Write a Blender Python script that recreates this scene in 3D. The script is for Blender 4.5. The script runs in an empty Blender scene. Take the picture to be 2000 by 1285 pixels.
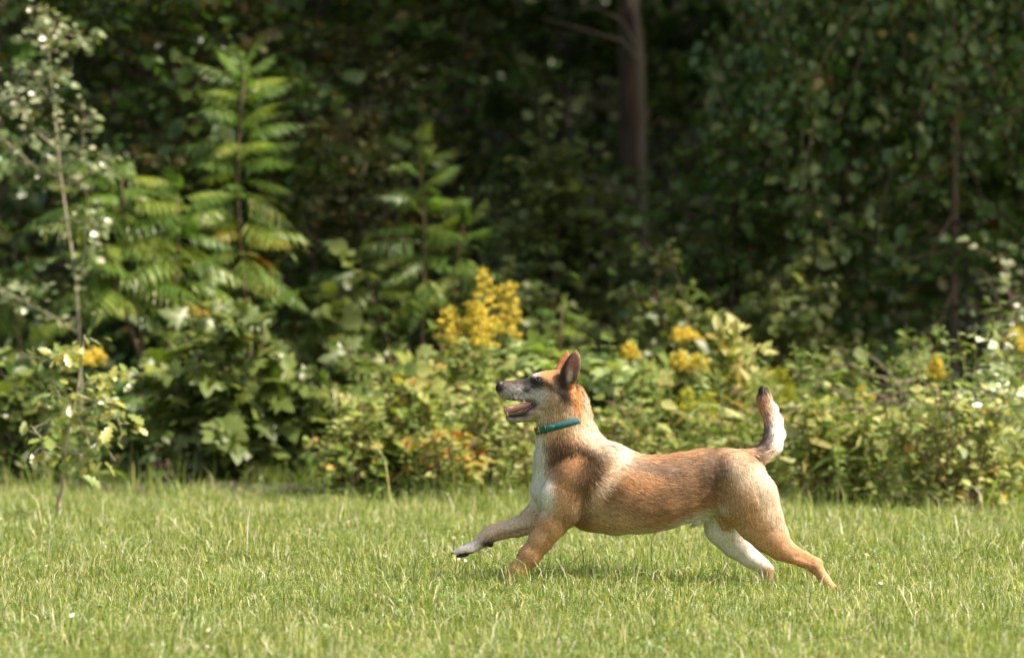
import bpy, math
import numpy as np
from mathutils import Vector

# ------------------------------------------------------------------ camera, sky, sun, exposure
FPX = 7500.0                      # focal length in pixels of the 2000 px wide frame
CAM_H, CAM_D, HOR = 1.0, 11.5, 498.0
TILT = math.atan((642.5 - HOR) / FPX)
scene = bpy.context.scene
COL = scene.collection
cam = bpy.data.cameras.new('camera')
cam.sensor_width = 36.0
cam.lens = FPX / 2000 * 36
cam.clip_start, cam.clip_end = 0.1, 400
cam.dof.use_dof = True
cam.dof.focus_distance = CAM_D - 0.05
cam.dof.aperture_fstop = 2.9
camo = bpy.data.objects.new('camera', cam)
camo.location = (0, -CAM_D, CAM_H)
camo.rotation_euler = (math.pi / 2 - TILT, 0, 0)
COL.objects.link(camo)
scene.camera = camo

SUN = Vector((0.60, -0.16, 0.78)).normalized()
el = math.asin(SUN.z)
az = math.atan2(SUN.x, SUN.y)
w = bpy.data.worlds.new('World'); scene.world = w; w.use_nodes = True
nt = w.node_tree
sky = nt.nodes.new('ShaderNodeTexSky'); sky.sky_type = 'NISHITA'; sky.sun_disc = False
sky.sun_elevation = el; sky.sun_rotation = az
sky.air_density = 1.0; sky.dust_density = 4.0; sky.ozone_density = 0.6
wb = nt.nodes.new('ShaderNodeMix'); wb.data_type = 'RGBA'; wb.blend_type = 'MULTIPLY'; wb.inputs[0].default_value = 1
wb.inputs[7].default_value = (1.0, 0.90, 0.74, 1)
nt.links.new(sky.outputs[0], wb.inputs[6]); nt.links.new(wb.outputs[2], nt.nodes['Background'].inputs[0])
nt.nodes['Background'].inputs[1].default_value = 0.15
sun = bpy.data.lights.new('sun', 'SUN'); sun.energy = 5.0; sun.angle = math.radians(0.53)
sun.color = (1.0, 0.905, 0.77)
suno = bpy.data.objects.new('sun', sun); COL.objects.link(suno)
suno.rotation_euler = SUN.to_track_quat('Z', 'Y').to_euler()
scene.view_settings.view_transform = 'Standard'
scene.view_settings.look = 'None'
scene.view_settings.gamma = 1.0
scene.view_settings.use_curve_mapping = False
scene.view_settings.exposure = 1.12
cy = scene.cycles
cy.use_denoising = True
cy.max_bounces = 6; cy.diffuse_bounces = 4; cy.glossy_bounces = 2; cy.transmission_bounces = 4
cy.caustics_reflective = False; cy.caustics_refractive = False
cy.sample_clamp_indirect = 4.0

R = np.random.default_rng(7)
UP = np.array([0, 0, 1.0])

# ------------------------------------------------------------------ helpers
def P(px, py, d):
    """world point seen at photo pixel (px,py) in the plane at distance d from the camera"""
    c, s = math.cos(TILT), math.sin(TILT)
    a, b = (px - 1000) / FPX, (642.5 - py) / FPX
    ray = np.array([a, c + b * s, -s + b * c])
    return np.array([0, -CAM_D, CAM_H]) + ray * (d / ray[1])

def ground_z(x, y):
    x = np.asarray(x, float); y = np.asarray(y, float)
    z = 0.012 * np.sin(x * 2.1 + 1) * np.cos(y * 1.7) + 0.008 * np.sin(x * 5.3) * np.sin(y * 4.1 + 2)
    r = np.clip(y - 7.5, 0, None)
    z = z + 0.10 * r ** 1.25 + np.where(r > 0, 0.10 * np.sin(x * .8 + y * .5) * np.clip(r / 4, 0, 1), 0)
    return z

def unit(v):
    v = np.asarray(v, float)
    return v / np.maximum(np.linalg.norm(v, axis=-1, keepdims=True), 1e-9)

def mesh(name, V, F, attrs=None, smooth=False, mat=None, corner_normals=None):
    V = np.ascontiguousarray(V, np.float32); F = np.ascontiguousarray(F, np.int32)
    k = F.shape[1]
    m = bpy.data.meshes.new(name)
    m.vertices.add(len(V)); m.vertices.foreach_set('co', V.ravel())
    m.loops.add(F.size); m.loops.foreach_set('vertex_index', F.ravel())
    m.polygons.add(len(F))
    m.polygons.foreach_set('loop_start', np.arange(0, F.size, k, dtype=np.int32))
    if smooth:
        m.polygons.foreach_set('use_smooth', np.ones(len(F), bool))
    m.update(calc_edges=True)
    for n, a in (attrs or {}).items():
        a = np.ascontiguousarray(a, np.float32)
        if a.ndim == 1:
            at = m.attributes.new(n, 'FLOAT', 'POINT'); at.data.foreach_set('value', a)
        else:
            at = m.attributes.new(n, 'FLOAT_COLOR', 'POINT')
            at.data.foreach_set('color', np.hstack([a, np.ones((len(a), 1), np.float32)]).astype(np.float32).ravel())
    if corner_normals is not None:
        m.normals_split_custom_set_from_vertices(corner_normals.tolist())
    if mat: m.materials.append(mat)
    return m

def link(name, data, parent=None):
    o = bpy.data.objects.new(name, data); COL.objects.link(o)
    if parent is not None: o.parent = parent
    return o

def tag(o, label=None, cat=None, group=None, kind=None):
    if label: o['label'] = label
    if cat: o['category'] = cat
    if group: o['group'] = group
    if kind: o['kind'] = kind
    return o

def root(name, loc, label, cat, group=None):
    o = link(name, None); o.location = loc; o.empty_display_size = .1
    return tag(o, label, cat, group)

def copy_tree(o, parent=None):
    c = o.copy(); COL.objects.link(c); c.parent = parent
    for ch in list(o.children): copy_tree(ch, c)
    return c

class Acc:
    """collects triangles with one tint value per vertex"""
    def __init__(s): s.V, s.F, s.T, s.n = [], [], [], 0
    def add(s, V, F, t=0.5):
        V = np.asarray(V, float); F = np.asarray(F, int)
        s.V.append(V); s.F.append(F + s.n)
        s.T.append(np.full(len(V), t, float) if np.isscalar(t) else np.asarray(t, float)); s.n += len(V)
    def inst(s, T, pos, M, tint):
        tv, tf = T
        if len(pos) == 0: return
        V = np.einsum('nij,vj->nvi', M, tv) + pos[:, None, :]
        k = len(tv)
        F = tf[None] + (np.arange(len(pos)) * k)[:, None, None]
        s.add(V.reshape(-1, 3), F.reshape(-1, 3), np.repeat(tint, k))
    def build(s, name, mat, smooth=False):
        return mesh(name, np.vstack(s.V), np.vstack(s.F), {'tint': np.concatenate(s.T)}, smooth, mat)

def tube(acc, pts, rad, sides=5, t=.5):
    pts = np.asarray(pts, float); n = len(pts)
    rad = np.full(n, rad) if np.isscalar(rad) else np.asarray(rad, float)
    tan = unit(np.gradient(pts, axis=0))
    ref = np.where(np.abs(tan[:, 2:3]) > .9, np.array([[1., 0, 0]]), np.array([[0, 0, 1.]]))
    a = unit(np.cross(tan, ref)); b = np.cross(tan, a)
    th = np.linspace(0, 2 * np.pi, sides, endpoint=False)
    V = pts[:, None] + rad[:, None, None] * (a[:, None] * np.cos(th)[None, :, None] + b[:, None] * np.sin(th)[None, :, None])
    i = np.arange(n - 1)[:, None] * sides; j = np.arange(sides)[None]; j2 = (j + 1) % sides
    q = np.stack([i + j, i + j2, i + sides + j2, i + sides + j], -1).reshape(-1, 4)
    F = np.vstack([q[:, [0, 1, 2]], q[:, [0, 2, 3]]])
    V = V.reshape(-1, 3)
    V = np.vstack([V, pts[-1:] + tan[-1:] * rad[-1]])
    top = (n - 1) * sides
    F = np.vstack([F, np.stack([top + np.arange(sides), top + (np.arange(sides) + 1) % sides, np.full(sides, n * sides)], -1)])
    acc.add(V, F, t)

def frames(d, nrm, size, wid=1.0):
    """matrices with columns (side, direction, normal) scaled"""
    d = unit(d); x = unit(np.cross(d, nrm)); z = np.cross(x, d)
    size = np.asarray(size, float).reshape(-1, 1)
    return np.stack([x * size * wid, d * size, z * size], -1)

# leaf templates: length 1 along +Y, normal +Z
def outline_leaf(pts, fold=.12, droop=.15):
    """half outline [(x,y)..]; folded along the midrib"""
    pts = np.array(pts, float); n = len(pts)
    ys = pts[:, 1]
    mid = np.stack([0 * ys, ys, -droop * ys ** 2], -1)
    Rr = np.stack([pts[:, 0], ys, fold * np.abs(pts[:, 0]) * 2 - droop * ys ** 2], -1)
    L = Rr * [-1, 1, 1]
    V = np.vstack([mid, Rr, L]); F = []
    for i in range(n - 1):
        F += [[i, n + i, n + i + 1], [i, n + i + 1, i + 1], [i, 2 * n + i + 1, 2 * n + i], [i, i + 1, 2 * n + i + 1]]
    return V, np.array(F)
OVATE = outline_leaf([(0, 0), (.27, .22), (.33, .45), (.2, .78), (0, 1)])
ROUND = outline_leaf([(0, 0), (.36, .2), (.44, .5), (.3, .8), (0, 1)])
LANCE = outline_leaf([(0, 0), (.1, .3), (.085, .65), (0, 1)], .1, .3)
SPRIG = outline_leaf([(0, 0), (.2, .4), (0, 1)], .1, .1)
def maple():
    ang = np.radians([-180, -150, -128, -100, -72, -55, -30, -14, 0, 14, 30, 55, 72, 100, 128, 150, 180][:-1])
    rad = np.array([.05, .34, .30, .58, .36, .62, .40, .66, .92, .66, .40, .62, .36, .58, .30, .34])
    V = [[0, .25, .04]]
    for a, r in zip(ang, rad):
        x, y = math.sin(a) * r, .25 + math.cos(a) * r * .85
        V.append([x, y, -.22 * (x * x + (y - .25) ** 2) + .03 * math.cos(a * 5)])
    n = len(rad)
    F = [[0, 1 + (i + 1) % n, 1 + i] for i in range(n)]
    # petiole
    V += [[-.012, .22, 0], [.012, .22, 0], [0, -.25, .06]]
    F.append([n + 1, n + 2, n + 3])
    return np.array(V), np.array(F)[:, ::-1]
MAPLE = maple()
def oak():
    return outline_leaf([(0, 0), (.10, .15), (.2, .28), (.12, .38), (.3, .52), (.16, .62), (.27, .76), (.12, .85), (0, 1)], .1, .15)
OAK = oak()
def clump():
    a = Acc(); rr = np.random.default_rng(3)
    n = 5; d = unit(rr.normal(size=(n, 3)) + [0, 0, -.2])
    M = frames(d, unit(rr.normal(size=(n, 3)) + [0, 0, 1.5]), rr.uniform(.5, .8, n))
    a.inst(SPRIG_W, rr.normal(size=(n, 3)) * .25, M, np.zeros(n))
    return np.vstack(a.V), np.vstack(a.F)
SPRIG_W = outline_leaf([(0, 0), (.3, .45), (0, 1)], .1, .15)
CLUMP = clump()

# ------------------------------------------------------------------ materials
def node_mat(name):
    m = bpy.data.materials.new(name); m.use_nodes = True
    nt = m.node_tree; b = nt.nodes['Principled BSDF']
    return m, nt, b
def ramp(nt, stops):
    r = nt.nodes.new('ShaderNodeValToRGB'); e = r.color_ramp.elements
    while len(e) < len(stops): e.new(.5)
    for k, (p, c) in zip(e, stops): k.position = p; k.color = (*c, 1)
    return r
def leaf_mat(name, stops, rough=.45, trans=.35, spec=.5):
    m, nt, b = node_mat(name)
    at = nt.nodes.new('ShaderNodeAttribute'); at.attribute_name = 'tint'
    oi = nt.nodes.new('ShaderNodeObjectInfo')
    ad = nt.nodes.new('ShaderNodeMath'); ad.operation = 'ADD'
    nt.links.new(at.outputs['Fac'], ad.inputs[0]); nt.links.new(oi.outputs['Random'], ad.inputs[1])
    fr = nt.nodes.new('ShaderNodeMath'); fr.operation = 'FRACT'; nt.links.new(ad.outputs[0], fr.inputs[0])
    r = ramp(nt, stops); nt.links.new(fr.outputs[0], r.inputs[0])
    ns = nt.nodes.new('ShaderNodeTexNoise'); ns.inputs['Scale'].default_value = 60
    tc = nt.nodes.new('ShaderNodeTexCoord'); nt.links.new(tc.outputs['Object'], ns.inputs['Vector'])
    hs = nt.nodes.new('ShaderNodeHueSaturation'); nt.links.new(r.outputs[0], hs.inputs['Color'])
    mr = nt.nodes.new('ShaderNodeMapRange'); nt.links.new(ns.outputs[0], mr.inputs[0])
    mr.inputs[3].default_value = .7; mr.inputs[4].default_value = 1.3
    nt.links.new(mr.outputs[0], hs.inputs['Value'])
    nt.links.new(hs.outputs[0], b.inputs['Base Color'])
    b.inputs['Roughness'].default_value = rough
    b.inputs['Specular IOR Level'].default_value = spec
    tr = nt.nodes.new('ShaderNodeBsdfTranslucent')
    h2 = nt.nodes.new('ShaderNodeMix'); h2.data_type = 'RGBA'; h2.blend_type = 'MULTIPLY'; h2.inputs[0].default_value = 1
    nt.links.new(hs.outputs[0], h2.inputs[6]); h2.inputs[7].default_value = (1.3, 1.45, .5, 1)
    nt.links.new(h2.outputs[2], tr.inputs[0])
    mx = nt.nodes.new('ShaderNodeMixShader'); mx.inputs[0].default_value = trans
    nt.links.new(b.outputs[0], mx.inputs[1]); nt.links.new(tr.outputs[0], mx.inputs[2])
    nt.links.new(mx.outputs[0], nt.nodes['Material Output'].inputs[0])
    return m
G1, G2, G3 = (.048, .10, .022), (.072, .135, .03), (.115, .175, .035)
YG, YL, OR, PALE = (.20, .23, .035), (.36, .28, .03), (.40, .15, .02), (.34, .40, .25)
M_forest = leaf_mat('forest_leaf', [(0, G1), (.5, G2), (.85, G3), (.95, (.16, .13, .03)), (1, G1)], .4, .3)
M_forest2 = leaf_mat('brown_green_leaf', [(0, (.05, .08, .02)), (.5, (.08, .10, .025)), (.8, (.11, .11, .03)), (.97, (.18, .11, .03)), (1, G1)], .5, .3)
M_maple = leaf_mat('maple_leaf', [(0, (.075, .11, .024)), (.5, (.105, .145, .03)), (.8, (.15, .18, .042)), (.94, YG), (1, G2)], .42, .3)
M_sumac = leaf_mat('sumac_leaflet', [(0, (.08, .15, .03)), (.5, (.12, .20, .035)), (.8, (.20, .26, .045)), (.97, YG), (1, G2)], .38, .35)
M_sumac_y = leaf_mat('turning_sumac_leaflet', [(0, YG), (.4, (.16, .22, .04)), (.75, (.30, .27, .04)), (.93, OR), (1, YG)], .4, .35)
M_aspen = leaf_mat('silver_leaf', [(0, (.09, .13, .045)), (.4, (.13, .17, .06)), (.7, (.27, .28, .17)), (.85, (.09, .13, .03)), (1, (.14, .18, .07))], .35, .2, .7)
M_white = leaf_mat('sun_glare_leaf', [(0, (.30, .36, .20)), (.4, (.48, .52, .38)), (.7, (.60, .62, .52)), (.85, YG), (1, (.2, .28, .1))], .35, .2, .7)  # near-white stops paint the sun's reflection into the leaf colour
M_pale = leaf_mat('pale_leaf', [(0, (.17, .25, .08)), (.4, (.24, .32, .11)), (.7, (.32, .37, .16)), (.92, YG), (1, (.2, .27, .09))], .5, .3, .4)
M_yellow = leaf_mat('yellow_leaf', [(0, (.2, .25, .05)), (.4, (.30, .31, .08)), (.7, (.42, .39, .16)), (.93, (.40, .29, .06)), (1, YG)], .45, .35)
M_orange = leaf_mat('orange_leaf', [(0, YG), (.35, (.26, .26, .05)), (.6, (.34, .28, .05)), (.8, (.38, .2, .04)), (.92, OR), (1, YG)], .45, .35)
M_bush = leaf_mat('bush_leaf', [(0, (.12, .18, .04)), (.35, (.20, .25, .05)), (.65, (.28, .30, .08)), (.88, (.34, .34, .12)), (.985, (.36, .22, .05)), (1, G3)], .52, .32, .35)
M_front = leaf_mat('sapling_leaf', [(0, (.10, .17, .04)), (.4, (.20, .25, .06)), (.65, (.34, .33, .08)), (.8, (.36, .42, .28)), (.9, (.40, .34, .06)), (1, (.12, .2, .05))], .35, .3, .7)
M_gold_leaf = leaf_mat('goldenrod_leaf', [(0, (.11, .18, .05)), (.5, (.17, .24, .07)), (.85, (.26, .31, .10)), (1, G3)], .45, .3)
M_plume = leaf_mat('goldenrod_flower', [(0, (.68, .50, .07)), (.5, (.78, .60, .10)), (.9, (.50, .50, .14)), (1, (.62, .5, .1))], .7, .3, .1)
M_plume_g = leaf_mat('budding_flower', [(0, (.42, .42, .04)), (.5, (.50, .46, .05)), (1, (.34, .38, .05))], .7, .3, .1)
M_grass = leaf_mat('grass_blade', [(0, (.10, .155, .032)), (.3, (.17, .22, .055)), (.55, (.245, .28, .08)), (.68, (.35, .35, .155)), (.79, (.48, .46, .27)), (.89, (.66, .62, .52)), (.915, (.14, .21, .04)), (1, (.08, .15, .025))], .42, .42, .5)
M_rough_grass = leaf_mat('rough_grass_blade', [(0, (.10, .17, .03)), (.5, (.18, .25, .05)), (.8, (.33, .32, .12)), (1, (.12, .19, .03))], .5, .35, .4)

def bark_mat(name, c1, c2, scale=14):
    m, nt, b = node_mat(name)
    tc = nt.nodes.new('ShaderNodeTexCoord'); mp = nt.nodes.new('ShaderNodeMapping'); mp.inputs['Scale'].default_value = (1, 1, .18)
    nt.links.new(tc.outputs['Object'], mp.inputs[0])
    n = nt.nodes.new('ShaderNodeTexNoise'); n.inputs['Scale'].default_value = scale; n.inputs['Detail'].default_value = 6
    nt.links.new(mp.outputs[0], n.inputs['Vector'])
    r = ramp(nt, [(.35, c1), (.65, c2)]); nt.links.new(n.outputs[0], r.inputs[0]); nt.links.new(r.outputs[0], b.inputs['Base Color'])
    bp = nt.nodes.new('ShaderNodeBump'); bp.inputs['Strength'].default_value = .8; bp.inputs['Distance'].default_value = .02
    nt.links.new(n.outputs[0], bp.inputs['Height']); nt.links.new(bp.outputs[0], b.inputs['Normal'])
    b.inputs['Roughness'].default_value = .9
    return m
M_bark = bark_mat('brown_bark', (.07, .046, .032), (.17, .115, .08))
M_darkbark = bark_mat('dark_bark', (.03, .022, .016), (.08, .055, .04))
M_palebark = bark_mat('pale_bark', (.30, .25, .18), (.52, .46, .36), 25)
M_twig = bark_mat('twig_bark', (.14, .09, .06), (.26, .18, .12), 30)
M_deadwood = bark_mat('dead_wood', (.11, .08, .06), (.24, .18, .13), 30)
M_stem = bark_mat('green_stem', (.14, .16, .05), (.22, .20, .08), 30)
M_redstem = bark_mat('red_stem', (.07, .045, .028), (.13, .085, .05), 30)

def ground_material():
    m, nt, b = node_mat('meadow_soil')
    tc = nt.nodes.new('ShaderNodeTexCoord')
    n1 = nt.nodes.new('ShaderNodeTexNoise'); n1.inputs['Scale'].default_value = 1.3; n1.inputs['Detail'].default_value = 4
    n2 = nt.nodes.new('ShaderNodeTexNoise'); n2.inputs['Scale'].default_value = 45; n2.inputs['Detail'].default_value = 5
    for n in (n1, n2): nt.links.new(tc.outputs['Object'], n.inputs['Vector'])
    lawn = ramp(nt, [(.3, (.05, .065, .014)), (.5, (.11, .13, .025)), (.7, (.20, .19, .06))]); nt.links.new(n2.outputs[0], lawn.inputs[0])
    lit = ramp(nt, [(.3, (.010, .010, .005)), (.55, (.026, .024, .011)), (.75, (.05, .042, .02))]); nt.links.new(n2.outputs[0], lit.inputs[0])  # dark litter, taken near black to paint in the wood's shade
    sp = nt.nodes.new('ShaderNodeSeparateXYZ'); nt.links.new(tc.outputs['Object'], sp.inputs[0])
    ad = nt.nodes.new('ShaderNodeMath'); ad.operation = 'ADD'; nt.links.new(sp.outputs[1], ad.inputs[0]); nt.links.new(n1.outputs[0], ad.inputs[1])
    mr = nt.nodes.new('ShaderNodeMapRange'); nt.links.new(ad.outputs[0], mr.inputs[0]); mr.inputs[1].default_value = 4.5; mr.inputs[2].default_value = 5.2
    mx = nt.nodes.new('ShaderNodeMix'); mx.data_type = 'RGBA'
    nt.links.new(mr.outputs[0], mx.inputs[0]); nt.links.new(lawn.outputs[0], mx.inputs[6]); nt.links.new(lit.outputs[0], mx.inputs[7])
    nt.links.new(mx.outputs[2], b.inputs['Base Color']); b.inputs['Roughness'].default_value = .95
    bp = nt.nodes.new('ShaderNodeBump'); bp.inputs['Distance'].default_value = .02; nt.links.new(n2.outputs[0], bp.inputs['Height']); nt.links.new(bp.outputs[0], b.inputs['Normal'])
    return m

# ------------------------------------------------------------------ ground
xs = np.concatenate([np.linspace(-150, -8, 30), np.linspace(-7.8, 7.8, 90), np.linspace(8, 150, 30)])
ys = np.concatenate([np.linspace(-80, -4, 20), np.linspace(-3.8, 12, 90), np.linspace(12.5, 45, 50), np.linspace(47, 220, 30)])
gx, gy = np.meshgrid(xs, ys, indexing='ij')
gz = ground_z(gx, np.minimum(gy, 70))
V = np.stack([gx, gy, gz], -1).reshape(-1, 3)
nx, ny = len(xs), len(ys)
i, j = np.meshgrid(np.arange(nx - 1), np.arange(ny - 1), indexing='ij')
a = (i * ny + j).ravel()
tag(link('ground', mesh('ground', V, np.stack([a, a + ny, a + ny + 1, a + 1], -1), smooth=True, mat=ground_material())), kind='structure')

# ------------------------------------------------------------------ plant builders (local coordinates about the base)
def curve_path(p0, p1, n=7, bow=.08, rng=R):
    p0, p1 = np.asarray(p0, float), np.asarray(p1, float)
    t = np.linspace(0, 1, n)[:, None]
    L = np.linalg.norm(p1 - p0)
    a, b = rng.normal(size=3) * bow * L, rng.normal(size=3) * bow * L * .5
    return p0 + (p1 - p0) * t + a * np.sin(np.pi * t) + b * np.sin(2 * np.pi * t)

def sample(path, t):
    t = np.asarray(t) * (len(path) - 1); i = np.clip(t.astype(int), 0, len(path) - 2)
    f = (t - i)[:, None]
    return path[i] * (1 - f) + path[i + 1] * f, unit(path[i + 1] - path[i])

def twigs(path, n, t0, length, stems, rng, prof=None, rad=.003, updir=.35, sides=3, tint=.5, flat=1.0):
    """side twigs along a path; returns list of twig paths"""
    ts = np.sort(rng.uniform(t0, 1, n)); pos, tan = sample(path, ts); out = []
    for t, p, tg in zip(ts, pos, tan):
        az = rng.uniform(0, 2 * np.pi)
        d = np.array([math.cos(az), math.sin(az) * flat, 0]); d = unit(d + UP * rng.normal(updir, .25) + tg * .3)
        L = length * (prof(t) if prof else 1) * rng.uniform(.6, 1.2)
        q = curve_path(p, p + d * L + UP * (-.08 * L), 5, .06, rng)
        tube(stems, q, np.linspace(rad, rad * .35, 5), sides, tint); out.append(q)
    return out

FRONT = np.array([0, -.75, .65])
def leaves_on(paths, per, size, rng, face=.9, droop=.25, t0=.1, jitter=.02):
    pos, D, N, S = [], [], [], []
    for q in paths:
        k = max(1, rng.poisson(per)); ts = rng.uniform(t0, 1, k)
        p, tg = sample(q, ts)
        side = unit(np.cross(tg, UP) + 1e-4) * rng.choice([-1, 1], (k, 1))
        d = unit(side * rng.uniform(.5, 1.1, (k, 1)) + tg * .6 + rng.normal(size=(k, 3)) * .3 - UP * droop)
        n = unit(FRONT * face + UP * .25 + rng.normal(size=(k, 3)) * .45)
        pos.append(p + rng.normal(size=(k, 3)) * jitter); D.append(d); N.append(n); S.append(size * np.clip(rng.lognormal(-.08, .33, k), .4, 1.7))
    return np.vstack(pos), np.vstack(D), np.vstack(N), np.concatenate(S)

LEAF_CACHE = {}
def put_leaves(r, T, mat, L, n_obj, rng, name='leaf', wid=1.0, tint_rng=(0, 1)):
    """the n_obj leaves nearest the camera become parts, the rest one foliage part"""
    pos, D, N, S = L
    M = frames(D, N, S, wid)
    order = np.argsort(pos[:, 1] - S * .5)
    a, b = order[:n_obj], order[n_obj:]
    if len(b):
        ac = Acc(); ac.inst(T, pos[b], M[b], rng.uniform(*tint_rng, len(b)))
        tag(link('foliage', ac.build('foliage', mat), r), kind='stuff')
    if len(a):
        key = (id(T), mat.name)
        if key not in LEAF_CACHE: LEAF_CACHE[key] = mesh(name, T[0], T[1], mat=mat)
        me = LEAF_CACHE[key]
        from mathutils import Matrix
        for i in a:
            o = bpy.data.objects.new(name, me); COL.objects.link(o); o.parent = r
            m = Matrix(M[i].tolist()).to_4x4(); m.translation = pos[i].tolist(); o.matrix_local = m

def base_of(px, d):
    x = (px - 1000) / FPX * d; y = d - CAM_D
    return np.array([x, y, float(ground_z(x, y))])
def top_of(px, py, d): return P(px, py, d)

def shrub(name, label, cat, px, d, box, T, mat, size, n_stem, n_twig, per, n_obj=0, seed=1, group=None,
          bark=None, twig_len=None, depth=.7, droop=.3, face=.9, low=.3, updir=.35, rad=.007, wid=1.0):
    """box = (x0, x1, ytop) in photo pixels; stems fan from the base into the box"""
    rng = np.random.default_rng(seed)
    b = base_of(px, d); r = root(name, b, label, cat, group)
    s = 1 / (FPX / d); x0, x1, yt = box
    H = top_of(px, yt, d)[2] - b[2]; hw = (x1 - x0) / 2 * s; cx = ((x0 + x1) / 2 - 1000) * s - b[0]
    tl = twig_len or hw * .45
    stems = Acc(); tw = []
    for k in range(n_stem):
        u = (k + .5) / n_stem * 2 - 1 + rng.normal() * .1
        hh = H * (1 - .35 * abs(u) ** 1.5) * rng.uniform(.55, 1.06)
        tip = np.array([cx + u * hw * .75, rng.uniform(-depth, depth) * hw * .7, hh])
        q = curve_path([rng.normal() * .04, rng.normal() * .04, -.03], tip, 9, .05, rng)
        tube(stems, q, np.linspace(rad, rad * .25, 9), 5, rng.uniform(0, 1))
        tw += twigs(q, n_twig, low, tl, stems, rng, lambda t: 1.15 - .6 * t, rad * .35, updir)
        tw.append(q[-4:])
    link('stem', stems.build('stem', bark or M_twig, True), r)
    put_leaves(r, T, mat, leaves_on(tw, per, size, rng, face, droop), n_obj, rng, wid=wid)
    return r

def frond_mesh(mat, pairs=11, seed=0, curl=.35, lf=.30):
    """pinnate sumac leaf: rachis along +Y, leaflets drooping in pairs"""
    rng = np.random.default_rng(seed); a = Acc()
    t = np.linspace(0, 1, 8); ra = np.stack([0 * t + .03 * np.sin(t * 3), t, .18 * t - curl * t ** 2], -1)
    tube(a, ra, np.linspace(.008, .003, 8), 3, .9)
    ts = np.linspace(.2, .97, pairs); p, tg = sample(ra, ts)
    for sgn in (-1, 1):
        d = unit(np.array([[sgn, 0, 0]]) * 1.0 + tg * (.35 + .5 * ts[:, None] ** 2) + np.array([[0, 0, -.35]]) + rng.normal(size=(pairs, 3)) * .07)
        n = unit(np.array([[-sgn * .15, 0, 1.]]) + rng.normal(size=(pairs, 3)) * .12)
        S = lf * np.sin(np.clip(ts * 1.0 + .12, 0, 1) * np.pi) ** .6 * rng.uniform(.85, 1.1, pairs) + .03
        a.inst(outline_leaf([(0, 0), (.06, .3), (.05, .65), (0, 1)], .1, .3), p, frames(d, n, S), np.full(pairs, 0) + rng.uniform(0, .12, pairs))
    a.inst(outline_leaf([(0, 0), (.06, .3), (.05, .65), (0, 1)], .1, .3), ra[-1:], frames(np.array([[0, 1, -.3]]), np.array([[0, 0, 1.]]), [lf * .7]), np.zeros(1))
    return a.build('frond', mat)
FRONDS = [frond_mesh(M_sumac, 14, k, .30 + .14 * k, .29) for k in range(3)]
FRONDS_Y = [frond_mesh(M_sumac_y, 10, 5, .5)]

def sumac(label, px, d, tippx, toppy, lowpy, flen, n, seed=1, yellow_below=None, extra_heads=(), up_top=.8):
    from mathutils import Matrix
    rng = np.random.default_rng(seed)
    b = base_of(px, d); r = root('sumac', b, label, 'sumac')
    s = d / FPX; L = flen * s; stems = Acc()
    heads = [(tippx, toppy, lowpy, n)] + list(extra_heads)
    for (hx, ht, hl, hn) in heads:
        tip = top_of(hx, ht, d) - b
        q = curve_path([0, 0, -.03], tip, 10, .02, rng)
        tube(stems, q, np.linspace(.016, .005, 10), 6, .5)
        z0 = top_of(hx, hl, d)[2] - b[2]
        f0 = max(.1, z0 / tip[2])
        hn = int(hn * 1.5); ts = f0 + (1 - f0) * (np.linspace(0, 1, hn) ** .8); pos, tg = sample(q, ts * .999)
        for k in range(hn):
            u = (ts[k] - f0) / (1 - f0)
            az = k * 2.399 + rng.normal() * .25
            elv = math.radians(2 + 58 * u ** 5 * up_top + rng.normal() * 15)
            dr = np.array([math.cos(az) * math.cos(elv), math.sin(az) * math.cos(elv), math.sin(elv)])
            size = L * (1.0 - .35 * u ** 3) * rng.uniform(.65, 1.15)
            pyk = ht + (hl - ht) * (1 - u)
            fm = FRONDS_Y[0] if (yellow_below and pyk > yellow_below and rng.random() < .22) else FRONDS[rng.integers(3)]
            M = frames(dr[None], unit(UP + np.array([0, -.25, 0]) + rng.normal(size=3) * .15)[None], [size])[0]
            o = bpy.data.objects.new('frond', fm); COL.objects.link(o); o.parent = r
            m = Matrix(M.tolist()).to_4x4(); m.translation = pos[k].tolist(); o.matrix_local = m
    link('stem', stems.build('stem', M_redstem, True), r)
    return r

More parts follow.
